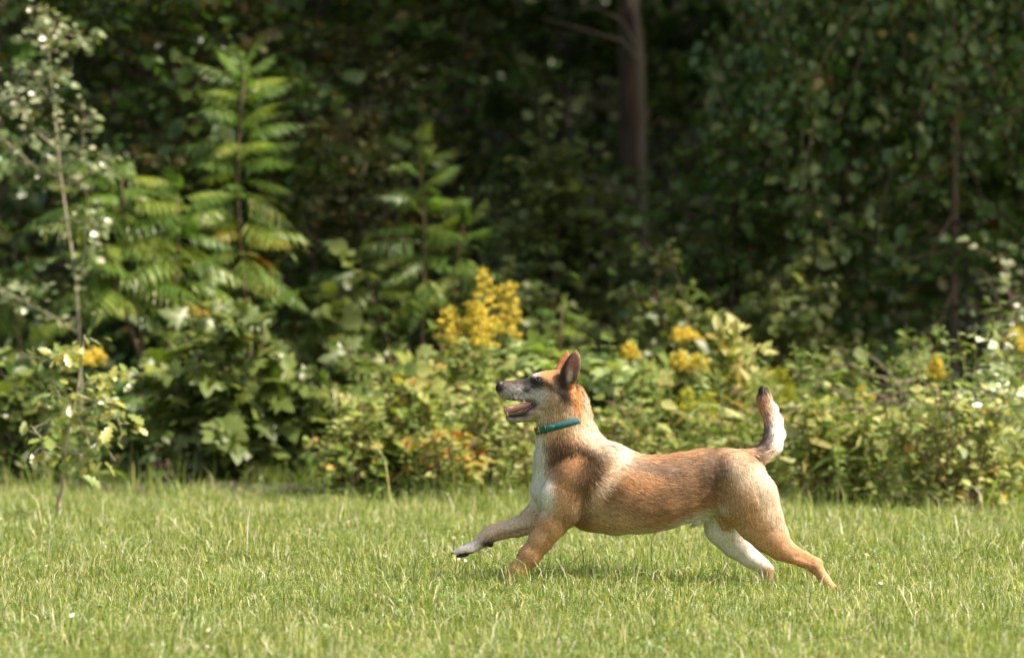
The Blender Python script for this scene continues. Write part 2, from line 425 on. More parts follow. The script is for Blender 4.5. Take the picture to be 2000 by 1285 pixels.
FLORET = (np.array([[-.5, 0, 0], [.5, 0, 0], [0, .9, .2], [0, .1, .6], [0, .2, -.5]]), np.array([[0, 1, 2], [0, 3, 2], [1, 4, 2]]))
def goldenrod_parts(seed, H, plume_w, plume_h, mat, n_br=20, blooms=True, leaf=.085):
    rng = np.random.default_rng(seed)
    lean = rng.normal(size=2) * .05 * H
    q = curve_path([0, 0, -.03], [lean[0], lean[1], H], 10, .015, rng)
    st = Acc(); tube(st, q, np.linspace(.004, .0015, 10), 4, rng.random())
    fl = Acc()
    if blooms:
        ts = np.linspace(1 - plume_h / H, 1, n_br); pos, tg = sample(q, ts * .999)
        for k in range(n_br):
            u = k / (n_br - 1); az = k * 2.4 + rng.normal() * .3
            L = plume_w * (1 - .65 * u) * rng.uniform(.7, 1.2)
            o = np.array([math.cos(az), math.sin(az), 0])
            t = np.linspace(0, 1, 6)[:, None]
            br = pos[k] + o * L * t + UP * L * (.95 * t - .75 * t ** 2)
            tube(st, br, .001, 3, .5)
            m = int(62 * (L / .1) + 18); tt = rng.uniform(.15, 1, m); p, tg2 = sample(br, tt)
            p = p + rng.normal(size=(m, 3)) * .006 + UP * rng.uniform(0, .012, (m, 1))
            fl.inst(FLORET, p, frames(unit(rng.normal(size=(m, 3)) + UP), rng.normal(size=(m, 3)), rng.uniform(.004, .010, m)), rng.uniform(0, 1, m))
    nl = int(H * 75); ts = rng.uniform(.1, 1 - plume_h / H * .8 if blooms else 1, nl); p, tg = sample(q, ts)
    az = np.arange(nl) * 2.4
    d = unit(np.stack([np.cos(az), np.sin(az), rng.uniform(-.1, .7, nl)], -1))
    lf = Acc(); lf.inst(LANCE, p, frames(d, unit(UP + rng.normal(size=(nl, 3)) * .3), leaf * rng.uniform(.6, 1.2, nl) * (1.15 - .5 * ts), 1.3), rng.uniform(0, 1, nl))
    out = [('stem', st.build('stem', M_stem)), ('foliage', lf.build('foliage', M_gold_leaf))]
    if blooms: out.append(('plume', fl.build('plume', mat)))
    return out

def plant_from(parts, name, loc, label, cat, group=None, rz=0, sc=1):
    r = root(name, loc, label, cat, group); r.rotation_euler.z = rz; r.scale = (sc,) * 3
    for n, me in parts:
        o = link(n, me, r)
        if n in ('foliage', 'plume'): o['kind'] = 'stuff'
    return r

# ------------------------------------------------------------------ forest trees
def big_tree(label, px, d, wpx, tip_px, H, crown_r, crown_n, seed, bark=M_bark, branches=(), crown_c=None, cat='tree', name='tree', mat=M_forest):
    rng = np.random.default_rng(seed)
    b = base_of(px, d); r = root(name, b, label, cat)
    s = d / FPX; rad = wpx * s / 2
    tip = np.array([(tip_px - 1000) * s - b[0], 0, top_of(px, 0, d)[2] - b[2]])
    q = curve_path([0, 0, -.1], tip, 12, .006, rng)
    ext = tip + unit(q[-1] - q[-2]) * (H - tip[2])
    q2 = np.vstack([q, curve_path(tip, ext, 6, .02, rng)[1:]])
    st = Acc(); tube(st, q2, rad * np.interp(np.linspace(0, 1, len(q2)), [0, .05, .6, 1], [1.25, 1.05, .95, .25]), 12, .5)
    for pts, r0 in branches:
        w3 = np.array([P(x, y, d + dd) for x, y, dd in pts]) - b
        tube(st, w3, np.linspace(r0 * s, r0 * s * .25, len(w3)), 5, .5)
    c = ext * .8 if crown_c is None else np.asarray(crown_c, float) - b  # unseen crowns, shifted off the trunks and sized to shade the wood
    if crown_n:
        for k in range(9):
            v = unit(rng.normal(size=3) * [1, 1, .4] + [0, 0, .3]) * crown_r * .8
            tube(st, curve_path(q2[11 + k % 4], c + v * [1, 1, .6], 6, .08, rng), np.linspace(rad * .4, rad * .06, 6), 5, .5)
        link('trunk', st.build('trunk', bark, True), r)
        n = crown_n; dirs = unit(rng.normal(size=(n, 3))); rr = crown_r * rng.uniform(.2, 1, n) ** .5
        ph = rng.uniform(0, 6, 6)
        lump = 1 + .18 * np.sin(dirs[:, 0] * 5 + ph[0]) * np.sin(dirs[:, 2] * 6 + ph[1]) + .12 * np.sin(dirs[:, 1] * 9 + ph[2])
        pos = c + dirs * (rr * lump)[:, None] * [1, 1, .5]
        nn = unit(rng.normal(size=(n, 3)) + [0, 0, 1.2])
        a = Acc(); a.inst(CLUMP, pos, frames(unit(rng.normal(size=(n, 3))), nn, rng.uniform(.28, .5, n)), rng.uniform(0, 1, n))
        tag(link('shade_crown', a.build('shade_crown', mat), r), kind='stuff')
    else:
        link('trunk', st.build('trunk', bark, True), r)
    return r

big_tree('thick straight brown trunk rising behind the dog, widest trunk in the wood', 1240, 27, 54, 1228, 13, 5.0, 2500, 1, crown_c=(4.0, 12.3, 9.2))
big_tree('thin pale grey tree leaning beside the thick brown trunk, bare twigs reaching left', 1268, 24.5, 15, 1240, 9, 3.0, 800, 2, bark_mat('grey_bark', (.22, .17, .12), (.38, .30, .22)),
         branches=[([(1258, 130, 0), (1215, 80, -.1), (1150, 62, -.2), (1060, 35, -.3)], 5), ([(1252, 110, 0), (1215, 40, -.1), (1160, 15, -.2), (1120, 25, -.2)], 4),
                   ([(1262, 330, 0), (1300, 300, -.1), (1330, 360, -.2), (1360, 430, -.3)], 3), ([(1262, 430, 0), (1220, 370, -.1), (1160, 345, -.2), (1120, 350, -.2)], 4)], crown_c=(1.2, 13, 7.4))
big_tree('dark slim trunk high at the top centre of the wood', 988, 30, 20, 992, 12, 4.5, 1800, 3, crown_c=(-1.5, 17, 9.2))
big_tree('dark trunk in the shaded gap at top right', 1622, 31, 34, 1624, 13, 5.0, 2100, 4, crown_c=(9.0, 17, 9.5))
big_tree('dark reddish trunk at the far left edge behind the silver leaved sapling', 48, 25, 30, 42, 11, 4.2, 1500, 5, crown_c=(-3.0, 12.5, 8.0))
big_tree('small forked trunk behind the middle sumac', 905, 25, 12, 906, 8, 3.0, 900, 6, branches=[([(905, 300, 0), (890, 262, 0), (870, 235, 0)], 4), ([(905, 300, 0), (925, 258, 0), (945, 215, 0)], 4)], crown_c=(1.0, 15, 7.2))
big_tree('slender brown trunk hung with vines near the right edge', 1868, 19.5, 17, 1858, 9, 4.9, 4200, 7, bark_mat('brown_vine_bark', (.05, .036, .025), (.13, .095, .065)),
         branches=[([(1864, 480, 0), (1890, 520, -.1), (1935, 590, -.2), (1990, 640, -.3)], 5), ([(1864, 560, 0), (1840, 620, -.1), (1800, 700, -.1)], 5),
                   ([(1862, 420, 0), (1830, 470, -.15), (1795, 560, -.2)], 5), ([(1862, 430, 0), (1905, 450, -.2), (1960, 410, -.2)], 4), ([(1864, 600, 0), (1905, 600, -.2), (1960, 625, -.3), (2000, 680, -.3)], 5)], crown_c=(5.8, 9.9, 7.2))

# ------------------------------------------------------------------ understorey of the wood
def young_tree_parts(seed, mat, T, leafsize, H=4.0, W=1.1, n_br=46, per=20):
    rng = np.random.default_rng(seed); st = Acc()
    q = curve_path([0, 0, -.1], [rng.normal() * .2, rng.normal() * .2, H], 12, .02, rng)
    tube(st, q, np.linspace(.016, .005, 12), 6, .5)
    prof = lambda t: .55 + .6 * math.sin(math.pi * min(1, t * .9 + .1))
    br = twigs(q, n_br, .08, W, st, rng, prof, .008, .25, 4)
    t2 = []
    for x in br: t2 += twigs(x, 4, .25, W * .4, st, rng, None, .004, .1, 3)
    a = Acc(); L = leaves_on(br + t2, per / 4, leafsize, rng, .6, .35, .15, .03)
    a.inst(T, L[0], frames(L[1], L[2], L[3]), rng.uniform(0, 1, len(L[0])))
    return [('stem', st.build('stem', M_darkbark, True)), ('foliage', a.build('foliage', mat))]
YT = [young_tree_parts(11, M_forest, OVATE, .10, per=30), young_tree_parts(12, M_forest, MAPLE, .12, per=18), young_tree_parts(13, M_forest2, OVATE, .09, per=28),
      young_tree_parts(14, M_forest, ROUND, .085, 3.2, .9, per=28), young_tree_parts(15, M_forest, OVATE, .13, 4.5, 1.3, per=26)]
lab = ['dark oval leaved young tree', 'dark lobed leaf young tree', 'brownish turning young tree', 'small round leaved young tree', 'broad drooping dark young tree']
LAND = [(120, 'behind the silver sapling'), (330, 'behind the broad low sumac'), (520, 'behind the tallest sumac'), (690, 'left of the middle sumac'), (860, 'behind the middle sumac'),
        (1060, 'left of the thick trunk'), (1260, 'around the thick trunk'), (1440, 'right of the thick trunk'), (1640, 'above the dog tail'), (1820, 'behind the vine curtain'), (9999, 'at the right edge')]
ROW = ['at the front of the wood', 'a little into the wood', 'in the mid wood', 'deep in the wood', 'far in the wood', 'at the very back']
TWIN = {}
rng = np.random.default_rng(21)
for ri, (d, step, off) in enumerate(((19.6, 150, 0), (21.5, 150, 70), (24, 140, 30), (28.5, 110, 0), (33, 110, 50), (39, 110, 20))):
    for px in np.arange(-160 + off, 2200, step):
        px, dd = px + rng.normal() * 30, d + rng.normal() * .4
        sc = (.72 if d < 23 else .95 if d < 32 else 1.25) * rng.uniform(.85, 1.15); k = rng.integers(5)
        if d < 27 and abs(px - 1240) < 215: continue
        if d < 27 and abs(px - 1240) < 340: sc *= .62
        if d < 20.5 and abs(px - 1868) < 90: continue
        if d < 25 and abs(px - 905) < 130: sc *= .62
        if d < 21 and 380 < px < 620: sc *= .8
        if 600 < px < 900 and d < 28 and rng.random() < .35: k = 2
        lm = next(t for x, t in LAND if px < x)
        key = (k, lm, ri); twin = TWIN.get(key)
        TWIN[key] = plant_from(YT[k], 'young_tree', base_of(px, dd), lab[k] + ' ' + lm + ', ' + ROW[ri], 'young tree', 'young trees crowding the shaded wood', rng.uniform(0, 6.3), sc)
        if twin:
            a_, b_ = (twin, TWIN[key]) if twin.scale[0] > sc else (TWIN[key], twin)
            a_['label'] = 'larger ' + a_['label']; b_['label'] = 'smaller ' + b_['label']

def undergrowth(n=26000):
    rng = np.random.default_rng(77); y = 6.2 + 34 * rng.random(n) ** 1.4; x = rng.uniform(-1, 1, n) * ((y + CAM_D) * .14 + 1.2)
    z = ground_z(x, y) + rng.gamma(2, .13, n) * (.6 + .5 * np.sin(x * 3) * np.sin(y * 2.3))
    d = unit(rng.normal(size=(n, 3)) * [1, 1, .5]); a = Acc()
    a.inst(OVATE, np.stack([x, y, z], -1), frames(d, unit(FRONT + rng.normal(size=(n, 3)) * .5), rng.uniform(.06, .13, n)), rng.random(n))
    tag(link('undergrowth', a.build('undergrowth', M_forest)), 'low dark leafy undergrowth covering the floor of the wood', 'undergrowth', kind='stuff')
undergrowth()

# vine curtain on the right tree
def vine_curtain():
    rng = np.random.default_rng(31); b = base_of(1740, 19.7)
    r = root('climbing_vine', b, 'dark green climbing vine hanging in a curtain over the slender trunk at right', 'vine')
    st = Acc(); paths = []
    for k in range(70):
        px = rng.uniform(1500, 2030); top = -40 - rng.uniform(0, 60)
        low = np.interp(px, [1500, 1620, 1750, 1860, 1950, 2030], [330, 430, 460, 330, 250, 300]) * rng.uniform(.55, 1.25)
        p0 = P(px + rng.normal() * 30, top, 19.7 + rng.uniform(-.5, .6)) - b; p1 = P(px - 40, low, 19.7 + rng.uniform(-.7, .5)) - b
        q = curve_path(p0, p1, 9, .14, rng); tube(st, q, .003, 3, .5); paths.append(q)
    link('stem', st.build('stem', M_twig), r)
    put_leaves(r, OVATE, M_forest, leaves_on(paths, 75, .06, rng, .6, .5, 0, .07), 250, rng)
vine_curtain()

# ------------------------------------------------------------------ edge of the wood, left to right
def silver_sapling():
    rng = np.random.default_rng(42); d = 17.4; b = base_of(158, d)
    r = root('sapling', b, 'tall thin pale stemmed sapling with small silvery leaves at the left edge', 'sapling')
    pts = [(158, 940), (158, 780), (155, 650), (148, 540), (132, 440), (118, 340), (107, 220), (98, 130), (88, 50), (92, 10)]
    q = np.array([P(x, y, d) for x, y in pts]) - b; q[0] = [0, 0, -.03]
    st = Acc(); tube(st, q, np.linspace(.0078, .002, len(q)), 7, .5)
    limbs = [q[3:]]
    for pp in ([(150, 560), (168, 500), (165, 430)], [(150, 650), (110, 620), (50, 590), (0, 565)], [(112, 290), (60, 250), (30, 200), (10, 180)], [(120, 350), (70, 330), (30, 290), (0, 270)],
               [(118, 330), (160, 300), (163, 240), (160, 200)], [(122, 370), (170, 340), (200, 310)], [(105, 200), (75, 160), (55, 140)], [(100, 150), (130, 100), (160, 80)], [(98, 120), (90, 60), (95, 30)]):
        w3 = np.array([P(x, y, d - .1 * i) for i, (x, y) in enumerate(pp)]) - b
        t = np.linspace(0, 1, 6); w3 = np.stack([np.interp(t, np.linspace(0, 1, len(w3)), w3[:, c]) for c in range(3)], -1)
        tube(st, w3, np.linspace(.0035, .0015, 6), 5, .5); limbs.append(w3)
    tw = []
    for l in limbs: tw += twigs(l, 16, .05, .13, st, rng, None, .0013, .2)
    link('stem', st.build('stem', M_palebark, True), r)
    put_leaves(r, ROUND, M_aspen, leaves_on(tw + limbs, 4, .036, rng, .9, .1), 260, rng)
silver_sapling()

sumac('tallest sumac with tiers of feathery bright green fronds at left', 490, 18, 478, 140, 600, 150, 44, 51, yellow_below=430)
sumac('broad low sumac with arching fronds between the silver sapling and tallest sumac', 330, 17.6, 235, 345, 600, 165, 24, 52, yellow_below=520, extra_heads=((345, 380, 580, 16), (160, 350, 600, 16)))
sumac('middle sumac with fronds fanning in front of the forked trunk', 832, 18.7, 818, 285, 640, 130, 36, 53, extra_heads=((700, 500, 620, 12), (905, 440, 620, 12)))
sumac('small sumac top with few fronds above the dog ears', 1112, 17.6, 1100, 600, 680, 85, 8, 54, up_top=.4)
sumac('dark sumac half hidden at the left edge of the wood', 40, 19.2, 30, 480, 700, 130, 18, 55)

shrub('maple_shrub', 'large dark green maple shrub with broad lobed leaves below the tallest sumac', 'shrub', 470, 16.9, (265, 655, 590), MAPLE, M_maple, .105, 9, 13, 6.0, 280, 61, twig_len=.3, droop=.6, low=.12)
shrub('maple_shrub', 'loose maple shrub behind the left end of the large maple shrub', 'shrub', 330, 17.7, (265, 420, 645), MAPLE, M_maple, .10, 4, 9, 4, 70, 62, twig_len=.22, droop=.4, low=.3)
shrub('maple_shrub', 'pale topped maple shrub left of the tall goldenrod', 'shrub', 760, 17.2, (660, 850, 622), MAPLE, M_maple, .10, 5, 10, 4.2, 110, 63, twig_len=.25, droop=.4, low=.2)
shrub('bush', 'dark leafy bush at the left edge under the silver sapling', 'bush', 40, 16.6, (-70, 200, 620), OVATE, M_maple, .065, 7, 12, 7, 120, 64, twig_len=.25, low=.1)
shrub('bush', 'low dark bush in the shade beside the curved sapling', 'bush', 230, 17.3, (140, 320, 760), OVATE, M_forest, .07, 6, 12, 7, 60, 65, twig_len=.22, low=.08)

def curved_sapling():
    rng = np.random.default_rng(66); d = 14.5; b = base_of(118, d)
    r = root('sapling', b, 'young sapling with curved bare pale stem standing in the sunlit grass at left', 'sapling')
    pts = [(118, 1020), (114, 985), (122, 950), (124, 905), (135, 840), (148, 780), (160, 700), (165, 655)]
    q = np.array([P(x, y, d) for x, y in pts]) - b; q[0] = [0, 0, -.02]
    st = Acc(); tube(st, q, np.linspace(.010, .002, len(q)), 7, .5)
    limbs = [q[4:]]
    for pp in ([(115, 978), (106, 960), (98, 950)],):
        w3 = np.array([P(x, y, d) for x, y in pp]) - b; tube(st, w3, np.linspace(.004, .002, 3), 5, .5)
    for pp in ([(126, 895), (100, 890), (82, 880)], [(140, 820), (115, 770), (100, 740)], [(140, 815), (185, 790), (215, 770)], [(138, 830), (200, 860), (225, 900)], [(150, 760), (200, 730), (235, 740)],
               [(150, 770), (225, 800), (240, 850)], [(155, 720), (120, 690), (95, 700)], [(132, 870), (160, 890), (165, 920)], [(145, 800), (170, 850), (180, 905)], [(128, 880), (85, 860), (60, 830)]):
        w3 = np.array([P(x, y, d - .05 * i) for i, (x, y) in enumerate(pp)]) - b
        t = np.linspace(0, 1, 5); w3 = np.stack([np.interp(t, np.linspace(0, 1, len(w3)), w3[:, c]) for c in range(3)], -1)
        tube(st, w3, np.linspace(.0035, .0015, 5), 4, .5); limbs.append(w3)
    tw = []
    for l in limbs: tw += twigs(l, 4, .2, .08, st, rng, None, .0015, .1)
    link('stem', st.build('stem', M_palebark, True), r)
    put_leaves(r, OAK, M_front, leaves_on(tw + limbs[1:], 4.6, .052, rng, .9, .5), 230, rng)
curved_sapling()

shrub('bush', 'spindly bush with small yellow green leaves left of the orange sapling', 'bush', 678, 15.8, (615, 775, 735), OVATE, M_bush, .042, 6, 12, 5.5, 200, 67, twig_len=.16, low=.15, droop=.3)
shrub('sapling', 'little sapling with yellow and orange leaves and pale stem at the grass edge', 'sapling', 880, 15.5, (810, 940, 840), OVATE, M_orange, .045, 4, 9, 5, 110, 68, bark=M_palebark, twig_len=.17, low=.35, rad=.006)
shrub('bush', 'tangled bush of small light leaves in front of the tall goldenrod', 'bush', 800, 16.0, (700, 905, 680), ROUND, M_bush, .058, 9, 14, 6, 220, 69, twig_len=.24, low=.1)
shrub('bush', 'tangled sunny bush directly left of the dog chest', 'bush', 960, 15.7, (870, 1090, 700), OVATE, M_bush, .045, 9, 13, 4.5, 200, 70, twig_len=.24, low=.1)
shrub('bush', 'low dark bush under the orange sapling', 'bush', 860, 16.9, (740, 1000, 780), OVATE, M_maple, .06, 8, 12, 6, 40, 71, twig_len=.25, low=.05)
shrub('bramble', 'pale broad leaved bramble right behind the dog muzzle', 'bramble', 1030, 16.4, (950, 1110, 640), MAPLE, M_pale, .085, 5, 8, 4.5, 120, 72, twig_len=.18, low=.35)
shrub('bramble', 'pale broad leaved bramble right behind the dog neck', 'bramble', 1200, 16.4, (1135, 1280, 685), MAPLE, M_pale, .08, 5, 8, 4.5, 120, 73, twig_len=.18, low=.3)
shrub('bush', 'green tangle behind the dog shoulders', 'bush', 1190, 15.6, (1080, 1350, 780), OVATE, M_bush, .045, 9, 12, 4, 100, 74, twig_len=.26, low=.08)
shrub('willow_shrub', 'upright shrub with long glossy yellow green leaves above the dog back', 'shrub', 1430, 16.2, (1365, 1510, 600), OVATE, M_yellow, .066, 11, 10, 4.5, 260, 75, twig_len=.13, low=.45, droop=-.5, updir=.9, wid=.65)
shrub('bush', 'sunny yellow green tangle under the willow shrub', 'bush', 1440, 15.7, (1330, 1570, 765), LANCE, M_bush, .085, 10, 12, 4.5, 120, 91, twig_len=.25, low=.06)
shrub('bush', 'leafy green tangle behind the tall goldenrod clump stems', 'bush', 890, 16.7, (790, 1000, 640), OVATE, M_bush, .055, 9, 14, 6, 60, 92, twig_len=.25, low=.2)
shrub('bush', 'green tangle between bramble and flat topped amber goldenrod', 'bush', 1300, 16.6, (1230, 1400, 690), MAPLE, M_bush, .075, 8, 12, 6, 60, 93, twig_len=.22, low=.2)
shrub('maple_shrub', 'low maple shrub right of the large maple shrub', 'shrub', 690, 17.0, (610, 780, 660), MAPLE, M_maple, .085, 6, 10, 4.5, 80, 94, twig_len=.22, low=.1)
shrub('bush', 'small yellowing broad leaf bush just right of the dog tail', 'bush', 1605, 15.4, (1560, 1655, 730), OVATE, M_yellow, .058, 6, 7, 3.2, 110, 76, twig_len=.12, low=.45)
shrub('bush', 'leafy green bush right of the dog rump', 'bush', 1650, 15.5, (1545, 1790, 775), LANCE, M_bush, .09, 10, 12, 5, 160, 77, twig_len=.25, low=.08)
shrub('bush', 'dense small leaved bush at right edge nearest the grass', 'bush', 1890, 15.05, (1700, 2070, 735), OVATE, M_bush, .036, 15, 18, 5.5, 280, 78, twig_len=.26, low=.06)
shrub('sapling', 'sapling with large shiny white lit leaves at the right edge', 'sapling', 1935, 15.6, (1850, 2040, 630), OVATE, M_white, .058, 9, 9, 4.0, 220, 79, twig_len=.17, low=.5)
shrub('bush', 'twiggy bush with pale leaves below the vine curtain at right edge', 'bush', 1960, 18.2, (1870, 2080, 300), OVATE, M_aspen, .04, 8, 13, 4.0, 200, 80, bark=M_deadwood, twig_len=.3, low=.25, rad=.008)
shrub('bush', 'pale leaved shrub under the vines between the slender trunk and brush pile', 'bush', 1795, 18.0, (1730, 1850, 560), OVATE, M_pale, .045, 4, 8, 4.5, 90, 81, bark=M_deadwood, twig_len=.16, low=.6)
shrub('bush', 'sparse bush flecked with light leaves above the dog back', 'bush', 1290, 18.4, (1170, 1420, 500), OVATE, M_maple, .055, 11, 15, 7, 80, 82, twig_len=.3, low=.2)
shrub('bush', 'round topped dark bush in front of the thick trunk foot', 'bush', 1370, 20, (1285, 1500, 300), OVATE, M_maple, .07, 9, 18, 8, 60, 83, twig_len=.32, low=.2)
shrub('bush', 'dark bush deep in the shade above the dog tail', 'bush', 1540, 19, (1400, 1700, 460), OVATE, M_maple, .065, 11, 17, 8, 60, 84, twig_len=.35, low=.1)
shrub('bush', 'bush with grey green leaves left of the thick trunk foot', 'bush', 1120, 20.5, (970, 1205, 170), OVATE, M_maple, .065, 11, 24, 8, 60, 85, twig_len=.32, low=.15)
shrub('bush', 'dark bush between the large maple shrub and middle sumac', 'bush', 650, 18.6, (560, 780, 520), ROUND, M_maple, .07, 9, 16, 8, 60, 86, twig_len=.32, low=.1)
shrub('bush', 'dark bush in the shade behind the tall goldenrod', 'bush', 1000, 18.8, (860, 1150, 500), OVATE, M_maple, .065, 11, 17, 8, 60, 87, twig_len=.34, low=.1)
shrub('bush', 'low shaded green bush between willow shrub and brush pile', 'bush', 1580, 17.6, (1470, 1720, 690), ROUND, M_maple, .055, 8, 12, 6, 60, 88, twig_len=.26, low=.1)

# goldenrods that bloom: one thing each
def goldenrod(label, px, d, toppy, wpx, hpx, seed, mat=M_plume):
    b = base_of(px, d); H = P(px, toppy, d)[2] - b[2]; s = d / FPX
    plant_from(goldenrod_parts(seed, H, wpx * s, hpx * s, mat), 'goldenrod', b, label, 'goldenrod', 'blooming goldenrods along the wood edge')
goldenrod('tallest goldenrod with big yellow plume above the dog nose', 962, 16.2, 535, 48, 120, 101)
goldenrod('goldenrod leaning beside the tallest plume, its right neighbour', 985, 16.4, 560, 38, 95, 102)
goldenrod('yellow goldenrod plume second from left in the tall clump', 905, 16.2, 595, 40, 75, 103)
goldenrod('yellow goldenrod plume at the left of the tall clump', 870, 16.1, 610, 36, 70, 104)
goldenrod('short goldenrod plume tucked low between the two tall groups', 935, 16.0, 600, 34, 80, 105)
goldenrod('flat topped amber goldenrod plume standing alone above the dog back', 1318, 16.7, 650, 38, 26, 106)
goldenrod('amber goldenrod at the top of the pale bramble behind the neck', 1225, 16.6, 676, 26, 24, 107)
goldenrod('small amber goldenrod between bramble and willow shrub', 1290, 16.5, 694, 26, 36, 108)
goldenrod('small amber goldenrod touching the left side of willow shrub', 1352, 16.4, 700, 28, 30, 109)
goldenrod('yellow green goldenrod with wide plume above the dog tail root', 1522, 16.3, 728, 42, 60, 110, M_plume_g)
goldenrod('budding goldenrod over the dog mid back', 1345, 16.0, 768, 36, 50, 111, M_plume_g)
goldenrod('budding goldenrod over the dog loin', 1395, 16.0, 775, 36, 60, 112, M_plume_g)
goldenrod('orange yellow goldenrod plume left of the white lit sapling', 1812, 16.4, 700, 22, 38, 113)
goldenrod('wider orange yellow goldenrod plume beside the white lit sapling', 1838, 16.4, 708, 26, 40, 114)
goldenrod('bright goldenrod plume among the white lit leaves at right', 1965, 16.2, 648, 30, 34, 115)
goldenrod('goldenrod plume cut by the right picture edge', 1998, 16.2, 655, 28, 36, 116)
goldenrod('left amber goldenrod of the flat group under the silver sapling', 128, 16.4, 695, 34, 24, 117)
goldenrod('middle amber goldenrod of the flat group under the silver sapling', 162, 16.3, 692, 36, 24, 118)
goldenrod('right amber goldenrod of the flat group under the silver sapling', 194, 16.4, 690, 30, 24, 119)
goldenrod('small goldenrod at the left side of the dog tail bush', 1690, 16.4, 765, 26, 24, 120)
GSPOT = [(835, 'between the spindly bush and the orange sapling'), (1100, 'left of the dog chest'), (1250, 'behind the dog shoulders'), (1370, 'behind the middle of the dog back'),
         (1480, 'behind the dog loin'), (1640, 'around the dog tail'), (1830, 'left of the white lit sapling'), (9999, 'at the right edge of the brush')]
GR = [goldenrod_parts(200 + k, .95, .05, .1, M_plume_g, blooms=False, leaf=.10) for k in range(4)]
rng = np.random.default_rng(9)
for px in np.concatenate([np.linspace(1140, 1640, 46), np.linspace(840, 1040, 12), np.linspace(1640, 2010, 26), np.linspace(640, 820, 6)]):
    d = rng.uniform(15.15, 16.5); base = base_of(px + rng.normal() * 8, d)
    H = rng.uniform(.36, .66) if px < 1640 else rng.uniform(.45, .62) + .0006 * (px - 1640)
    plant_from(GR[rng.integers(4)], 'goldenrod', base, 'leafy goldenrod stem without bloom ' + next(t for x, t in GSPOT if px < x), 'goldenrod', 'leafy goldenrod stems without bloom', rng.uniform(0, 6.3), H / .95)

# brush pile of dead branches
def brush_pile():
    rng = np.random.default_rng(90); b = base_of(1700, 17.2)
    r = root('brush_pile', b, 'pile of dead grey brown branches behind the leafy bushes at right', 'brush pile')
    for k in range(34):
        a = np.array([rng.uniform(-.25, .3), rng.uniform(-.2, .2), rng.uniform(.1, .5)])
        az = rng.normal(math.pi * .95, .5); L = rng.uniform(.15, .36)
        q = curve_path(a, a + np.array([math.cos(az) * L, rng.normal() * .1, rng.normal(-.02, .10)]), 6, .08, rng)
        st = Acc(); tube(st, q, np.linspace(.008, .003, 6) * rng.uniform(.6, 1.2), 5, rng.random())
        link('branch', st.build('branch', M_deadwood, True), r)
brush_pile()
def stick(label, pts, d, rad, mat=M_deadwood):
    b = P(*pts[0], d); r = None
    w3 = np.array([P(x, y, d + .04 * i) for i, (x, y) in enumerate(pts)]) - b
    t = np.linspace(0, 1, 8); w3 = np.stack([np.interp(t, np.linspace(0, 1, len(w3)), w3[:, c]) for c in range(3)], -1)
    a = Acc(); tube(a, w3, np.linspace(rad, rad * .4, 8), 6, .5)
    o = link('stick', a.build('stick', mat, True)); o.location = b; tag(o, label, 'stick')
stick('dry stick lying at the foot of the spindly bush', [(598, 984), (622, 970), (644, 960)], 15.9, .006)

# ------------------------------------------------------------------ grass
def blades(n, yr, height, seed, mat, name, label=None, dens=None, width=.0032, lean=.45, tint=(0, 1)):
    rng = np.random.default_rng(seed)
    y = rng.uniform(*yr, n); x = rng.uniform(-1, 1, n) * ((y + CAM_D) * .1335 + .55)
    tuft = .5 + .5 * np.sin(x * 7.3 + 2 * np.sin(y * 5.1)) * np.sin(y * 8.7 + 1.5 * np.sin(x * 4.7))
    if dens is not None:
        k = rng.random(n) < dens(x, y); x, y, tuft = x[k], y[k], tuft[k]; n = len(x)
    H = height * rng.lognormal(0, .38, n) * (.55 + .9 * tuft ** 1.5)
    az = rng.uniform(0, 2 * np.pi, n); ln = np.abs(rng.normal(0, lean, n)) + .08 + (rng.random(n) < .12) * rng.uniform(.8, 2.2, n)
    dx, dy = np.cos(az), np.sin(az)
    bz = ground_z(x, y)
    B = np.stack([x, y, bz - .004], -1); o = np.stack([dx, dy, 0 * dx], -1)
    fa = az + rng.normal(0, .9, n) + np.pi / 2; sd = np.stack([np.cos(fa), np.sin(fa), 0 * fa], -1)
    wd = (width * rng.uniform(.6, 1.5, n))[:, None] / 2
    H_ = H[:, None]; ln = ln[:, None]
    p1 = B + UP * H_ * .55 + o * H_ * ln * .25
    p2 = B + UP * H_ * (1.0 - .30 * np.minimum(ln, 2.6)) + o * H_ * ln
    V = np.stack([B - sd * wd, B + sd * wd, p1 - sd * wd * .8, p1 + sd * wd * .8, p2], 1).reshape(-1, 3)
    F = np.array([[0, 1, 3], [0, 3, 2], [2, 3, 4]])[None] + (np.arange(n) * 5)[:, None, None]
    patch = .30 * np.sin(x * 2.2 + y * 1.1) * np.sin(y * 3.1 + .4) + .28 * np.sin(x * 5.7 - y * 2.3 + 2) * np.sin(y * 6.1 + x)
    t = np.clip(rng.uniform(*tint, n) * .92 + patch * .3, 0, .995)
    o = link(name, mesh(name, V, F.reshape(-1, 3), {'tint': np.repeat(t, 5)}, mat=mat))
    tag(o, label, 'grass', kind='stuff')
blades(400000, (-2.7, 5.3), .036, 301, M_grass, 'lawn_grass', 'short sunlit green grass covering the meadow around the dog', dens=lambda x, y: np.clip(1.15 - .05 * (y + 2), .6, 1) * (y < 3.8 + .15 * np.sin(x * 2.7) + .12 * np.sin(x * 9 + 1) + .8 * (x < -.6) + .22 * np.random.default_rng(5).normal(size=len(x))), lean=1.0, width=.0027)
blades(30000, (-2.7, 4.0), .060, 302, M_grass, 'tall_grass', 'scattered longer thin grass blades poking above the meadow', width=.0030, lean=.8)
